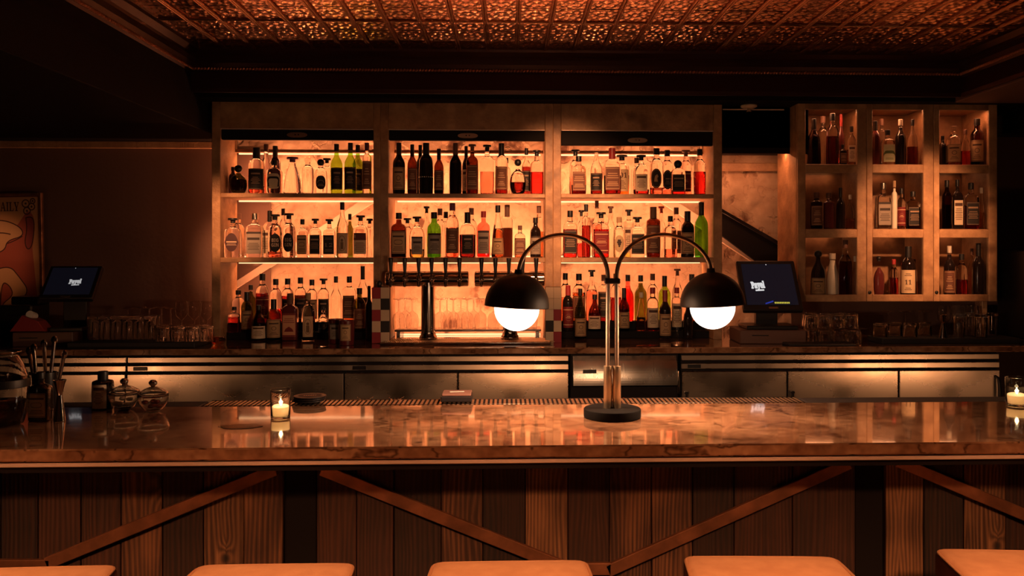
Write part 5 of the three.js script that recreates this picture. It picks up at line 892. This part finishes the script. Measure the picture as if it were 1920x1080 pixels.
// ---------------------------------------------------------------- things on the bar at the poster end
{
  const g = (o, n, p, m, q = [0, 0, 0]) => part(o, n, lathe(p, 40), m, q);
  const pit = thing('glass_pitcher', 'large round glass pitcher with dark band near the tools', 'pitcher', [xAt(4, 2.64), BT, -2.64]);
  part(pit, 'glass_body', walled([[0.001, 0.003], [0.05, 0.003], [0.056, 0.006], [0.07, 0.05], [0.074, 0.1], [0.07, 0.15], [0.055, 0.19], [0.045, 0.21], [0.05, 0.222]], 0.003, 40), M.clear); g(pit, 'band', [[0.0745, 0.118], [0.0755, 0.12], [0.0745, 0.14], [0.073, 0.142]], M.iron); g(pit, 'liquid', [[0, 0.007], [0.045, 0.007], [0.063, 0.05], [0.066, 0.075], [0, 0.075]], LIQ.d); g(pit, 'rim', [[0.049, 0.22], [0.051, 0.222], [0.051, 0.225], [0.049, 0.225]], M.chrome);
  const cup = thing('tool_cup', 'dark cup of shiny bar spoons and strainers by the jigger', 'tool cup', [xAt(84, 2.83), BT, -2.83]);
  g(cup, 'cup_body', [[0, 0], [0.036, 0], [0.036, 0.135], [0.034, 0.135], [0.034, 0.006], [0, 0.005]], M.blackGloss);
  [[-0.018, 0, 0.2, 0.16], [0.012, 0.01, 0.235, -0.1], [0.0, -0.015, 0.22, 0.05], [0.02, -0.008, 0.19, -0.2], [-0.012, 0.012, 0.21, 0.08]].forEach(([x, z, h, a], i) => part(cup, ['bar_spoon', 'muddler', 'strainer', 'tongs', 'bar_spoon'][i], merged([cyl(0.0045, 0.0065, h, 10).translate(0, h / 2, 0), new THREE.SphereGeometry(0.011, 12, 8).scale(1, 1.3, 0.5).translate(0, h, 0)]), M.chrome, [x, 0.006, z], [0, 0, a]));
  const bt = thing('bitters_bottle', 'small black bottle with tan label in front of the tool cup', 'bottle', [xAt(76, 2.72), BT + 0.0005, -2.72]); makeBottle(bt, 'square', 0.15, 0.03, 'k', '', 0, 'k', 't');
  const jg = thing('tall_jigger', 'tall double-ended copper jigger beside the black bottle', 'jigger', [xAt(112, 2.7), BT, -2.7]);
  g(jg, 'lower_cup', [[0.0165, 0], [0.0175, 0.002], [0.012, 0.05], [0.008, 0.078], [0.0075, 0.082]], M.chrome); g(jg, 'upper_cup', [[0.0075, 0.082], [0.009, 0.09], [0.015, 0.118], [0.0195, 0.128], [0.019, 0.129]], M.chrome);
  const sb = thing('syrup_bottle', 'dark round bottle with plain tan label beside the lidded bowls', 'bottle', [xAt(193, 2.92), BT, -2.92]); makeBottle(sb, 'cylinder', 0.125, 0.0335, 'k', '', 0, 'kL', 'c', { half: 0.75, span: [0.02, 0.97] });
  const bowl = (px, D, label, fill) => {
    const b = thing('lidded_bowl', label, 'bowl', [xAt(px, D), BT, -D]);
    part(b, 'glass_body', walled([[0.001, 0.003], [0.02, 0.003], [0.03, 0.008], [0.046, 0.03], [0.05, 0.05], [0.048, 0.056]], 0.003, 36), M.clear); part(b, 'lid', walled([[0.049, 0.0575], [0.046, 0.063], [0.026, 0.075], [0.012, 0.08], [0.003, 0.081]], 0.0028, 36), M.clear); g(b, 'lid_knob', [[0, 0.078], [0.006, 0.079], [0.007, 0.084], [0.013, 0.09], [0.0135, 0.097], [0.008, 0.103], [0, 0.104]], M.chrome);
    const list = []; for (let i = 0; i < 9; i++) list.push(new THREE.SphereGeometry(0.011, 10, 8).scale(1, 0.6, 1).translate(rr(-0.024, 0.024), 0.016 + 0.008 * Math.floor(i / 3), rr(-0.024, 0.024))); const s = part(b, 'contents', merged(list), fill); s.userData.kind = 'stuff';
  };
  bowl(233, 2.9, 'lidded glass bowl of pale slices next to the dark bottle', M.cream); bowl(287, 2.86, 'lidded glass bowl of dark cherries before the steel cooler', std({ color: rgb(0.12, 0.02, 0.015), roughness: 0.25 }));
  // small things along the rail
  const cs = thing('coaster_stack', 'stack of black round coasters with printed top by the candle', 'coaster', [xAt(578, 2.98), BT + 0.0075, -2.995]);
  for (let i = 0; i < 3; i++) part(cs, 'coaster', lathe([[0, 0], [0.05, 0], [0.056, 0.003], [0.056, 0.006], [0.05, 0.006], [0, 0.0055]], 36), M.plasticBlack, [i * 0.002 - 0.002, i * 0.0065, 0]);
  const cp = canvasTex(128, 64, (c, w, h) => { c.fillStyle = '#241312'; c.fillRect(0, 0, w, h); c.fillStyle = '#b98a6c'; for (let i = 0; i < 6; i++) c.fillRect(30 + i * 12, 28 - i, 8, 9); });
  part(cs, 'printed_badge', new THREE.CircleGeometry(0.04, 24).rotateX(-Math.PI / 2), std({ map: cp, roughness: 0.6 }), [0.002, 0.0195, 0]);
  const nb = thing('napkin_caddy', 'black napkin box with a paper stack on the drain rail', 'napkin box', [xAt(857, 3.0), BT + 0.0075, -3.0]);
  part(nb, 'box_body', box(0.108, 0.02, 0.1, 0.003), M.plasticBlack, [0, 0.01, 0]); part(nb, 'napkins', box(0.1, 0.008, 0.092, 0.002), std({ color: rgb(0.16, 0.07, 0.05), roughness: 0.8 }), [0, 0.024, 0]); part(nb, 'badge', box(0.05, 0.001, 0.012, 0.0002), M.white, [0, 0.0288, 0.0], [0, 0.15, 0]);
  const lid = (px, label) => { const t = thing('garnish_dish', label, 'dish', [xAt(px, 3.02), BT + 0.0075, -3.01]); part(t, 'stem_foot', lathe([[0, 0], [0.014, 0], [0.004, 0.004], [0.003, 0.014]], 20), M.glass); part(t, 'saucer', lathe([[0.003, 0.014], [0.02, 0.017], [0.033, 0.026], [0.034, 0.028]], 28), M.glass); };
  lid(437, 'small clear stemmed dish at the end of the drain rail'); 
  const ring = (px, label) => solo('glass_saucer', label, 'saucer', lathe([[0, 0], [0.014, 0], [0.026, 0.008], [0.029, 0.011]], 28), M.glass, [xAt(px, 3.02), BT + 0.0075, -3.01]);
  ring(686, 'small clear saucer on the drain rail by the coasters'); ring(743, 'small clear saucer beside the napkin box');
}
// a small water spill on the bar
{
  const c = at(452, 800, 2.6), pts = []; for (let i = 0; i < 40; i++) { const a = i / 40 * Math.PI * 2, k = 1 + 0.28 * noise.noise(Math.cos(a) * 1.3, Math.sin(a) * 1.3, 2); pts.push([Math.cos(a) * 0.062 * k, Math.sin(a) * 0.034 * k]); }
  solo('water_spill', 'small puddle of spilled water on the bar before the candle', 'puddle', extrude(pts, 0.0006, 0.0005).rotateX(-Math.PI / 2), phys({ color: 0xffffff, transmission: 1, thickness: 0.002, roughness: 0.0, ior: 1.33 }), [c.x, BT + 0.0006, -2.6]);
}
// ---------------------------------------------------------------- stools tucked under the bar
{
  const W = 0.425, Ht = 0.778, dep = 0.4, th = 0.085;
  const proto = thing('bar_stool', '', 'stool', [0, 0, 0], 'bar stools tucked under the bar');
  // seat: softly crowned block, wider towards the sitter
  const g = new RoundedBoxGeometry(W, th, dep, 6, 0.022), p = g.attributes.position, u = g.attributes.uv;
  for (let i = 0; i < p.count; i++) { const x = p.getX(i), y = p.getY(i), z = p.getZ(i); const k = 1 + 0.05 * (z / dep); p.setX(i, x * k); if (y > 0) p.setY(i, y + 0.01 * (1 - (2 * x / W) ** 2) * (1 - (2 * z / dep) ** 2)); u.setXY(i, x + 3, z + y); }
  g.computeVertexNormals();
  const seat = part(proto, 'seat', g, M.hide, [0, Ht - th / 2, 0]);
  const loop = (y) => { const pts = [], a = W / 2 - 0.004, b = dep / 2 - 0.004, q = 0.03; for (let i = 0; i < 4; i++) { const sx = [1, -1, -1, 1][i], sz = [1, 1, -1, -1][i]; for (let j = 0; j <= 4; j++) { const t = i * Math.PI / 2 + j / 4 * Math.PI / 2, x = sx * (a - q) + q * Math.cos(t), z = sz * (b - q) + q * Math.sin(t); pts.push(new THREE.Vector3(x * (1 + 0.05 * z / dep), y, z)); } } return new THREE.TubeGeometry(new THREE.CatmullRomCurve3(pts, true, 'centripetal'), 120, 0.0042, 8, true); };
  part(seat, 'piping', loop(th / 2 - 0.007), M.hideDark); part(seat, 'piping', loop(-th / 2 + 0.007), M.hideDark);
  const leg = (sx, sz) => tube([[sx * 0.16, Ht - th, sz * 0.15], [sx * 0.2, 0.0, sz * 0.19]], 0.012, 12, 2, false);
  for (const sx of [-1, 1]) for (const sz of [-1, 1]) part(proto, 'leg', leg(sx, sz), M.iron);
  part(proto, 'foot_ring', tube([[-0.19, 0.28, -0.18], [0.19, 0.28, -0.18], [0.19, 0.28, 0.18], [-0.19, 0.28, 0.18], [-0.19, 0.28, -0.18]], 0.008, 8, 60, false), M.iron);
  part(proto, 'seat_frame', box(0.36, 0.02, 0.34, 0.003), M.iron, [0, Ht - th - 0.01, 0]);
  const spots = [[78, 0.04, 'tan leather bar stool below the jigger and pitcher'], [521, 0, 'tan leather bar stool below the candle and coasters'], [956, 0, 'tan leather bar stool below the napkin box and lamp'], [1416, -0.05, 'tan leather bar stool beyond the lamp, below its right-hand strap'.replace('right-hand ', 'rising ')], [1880, -0.09, 'tan leather bar stool at the cabinet end of the bar']];
  spots.forEach(([px, ry, label], i) => { const o = i ? proto.clone() : proto; if (i) { o.name = numbered('bar_stool'); o.userData = { ...proto.userData }; scene.add(o); } o.userData.label = label; const D = [2.285, 2.285, 2.285, 2.297, 2.32][i]; o.position.set(xAt(px, D), 0, -D + dep / 2); o.rotation.y = ry; });
}
renderer.render(scene, camera);
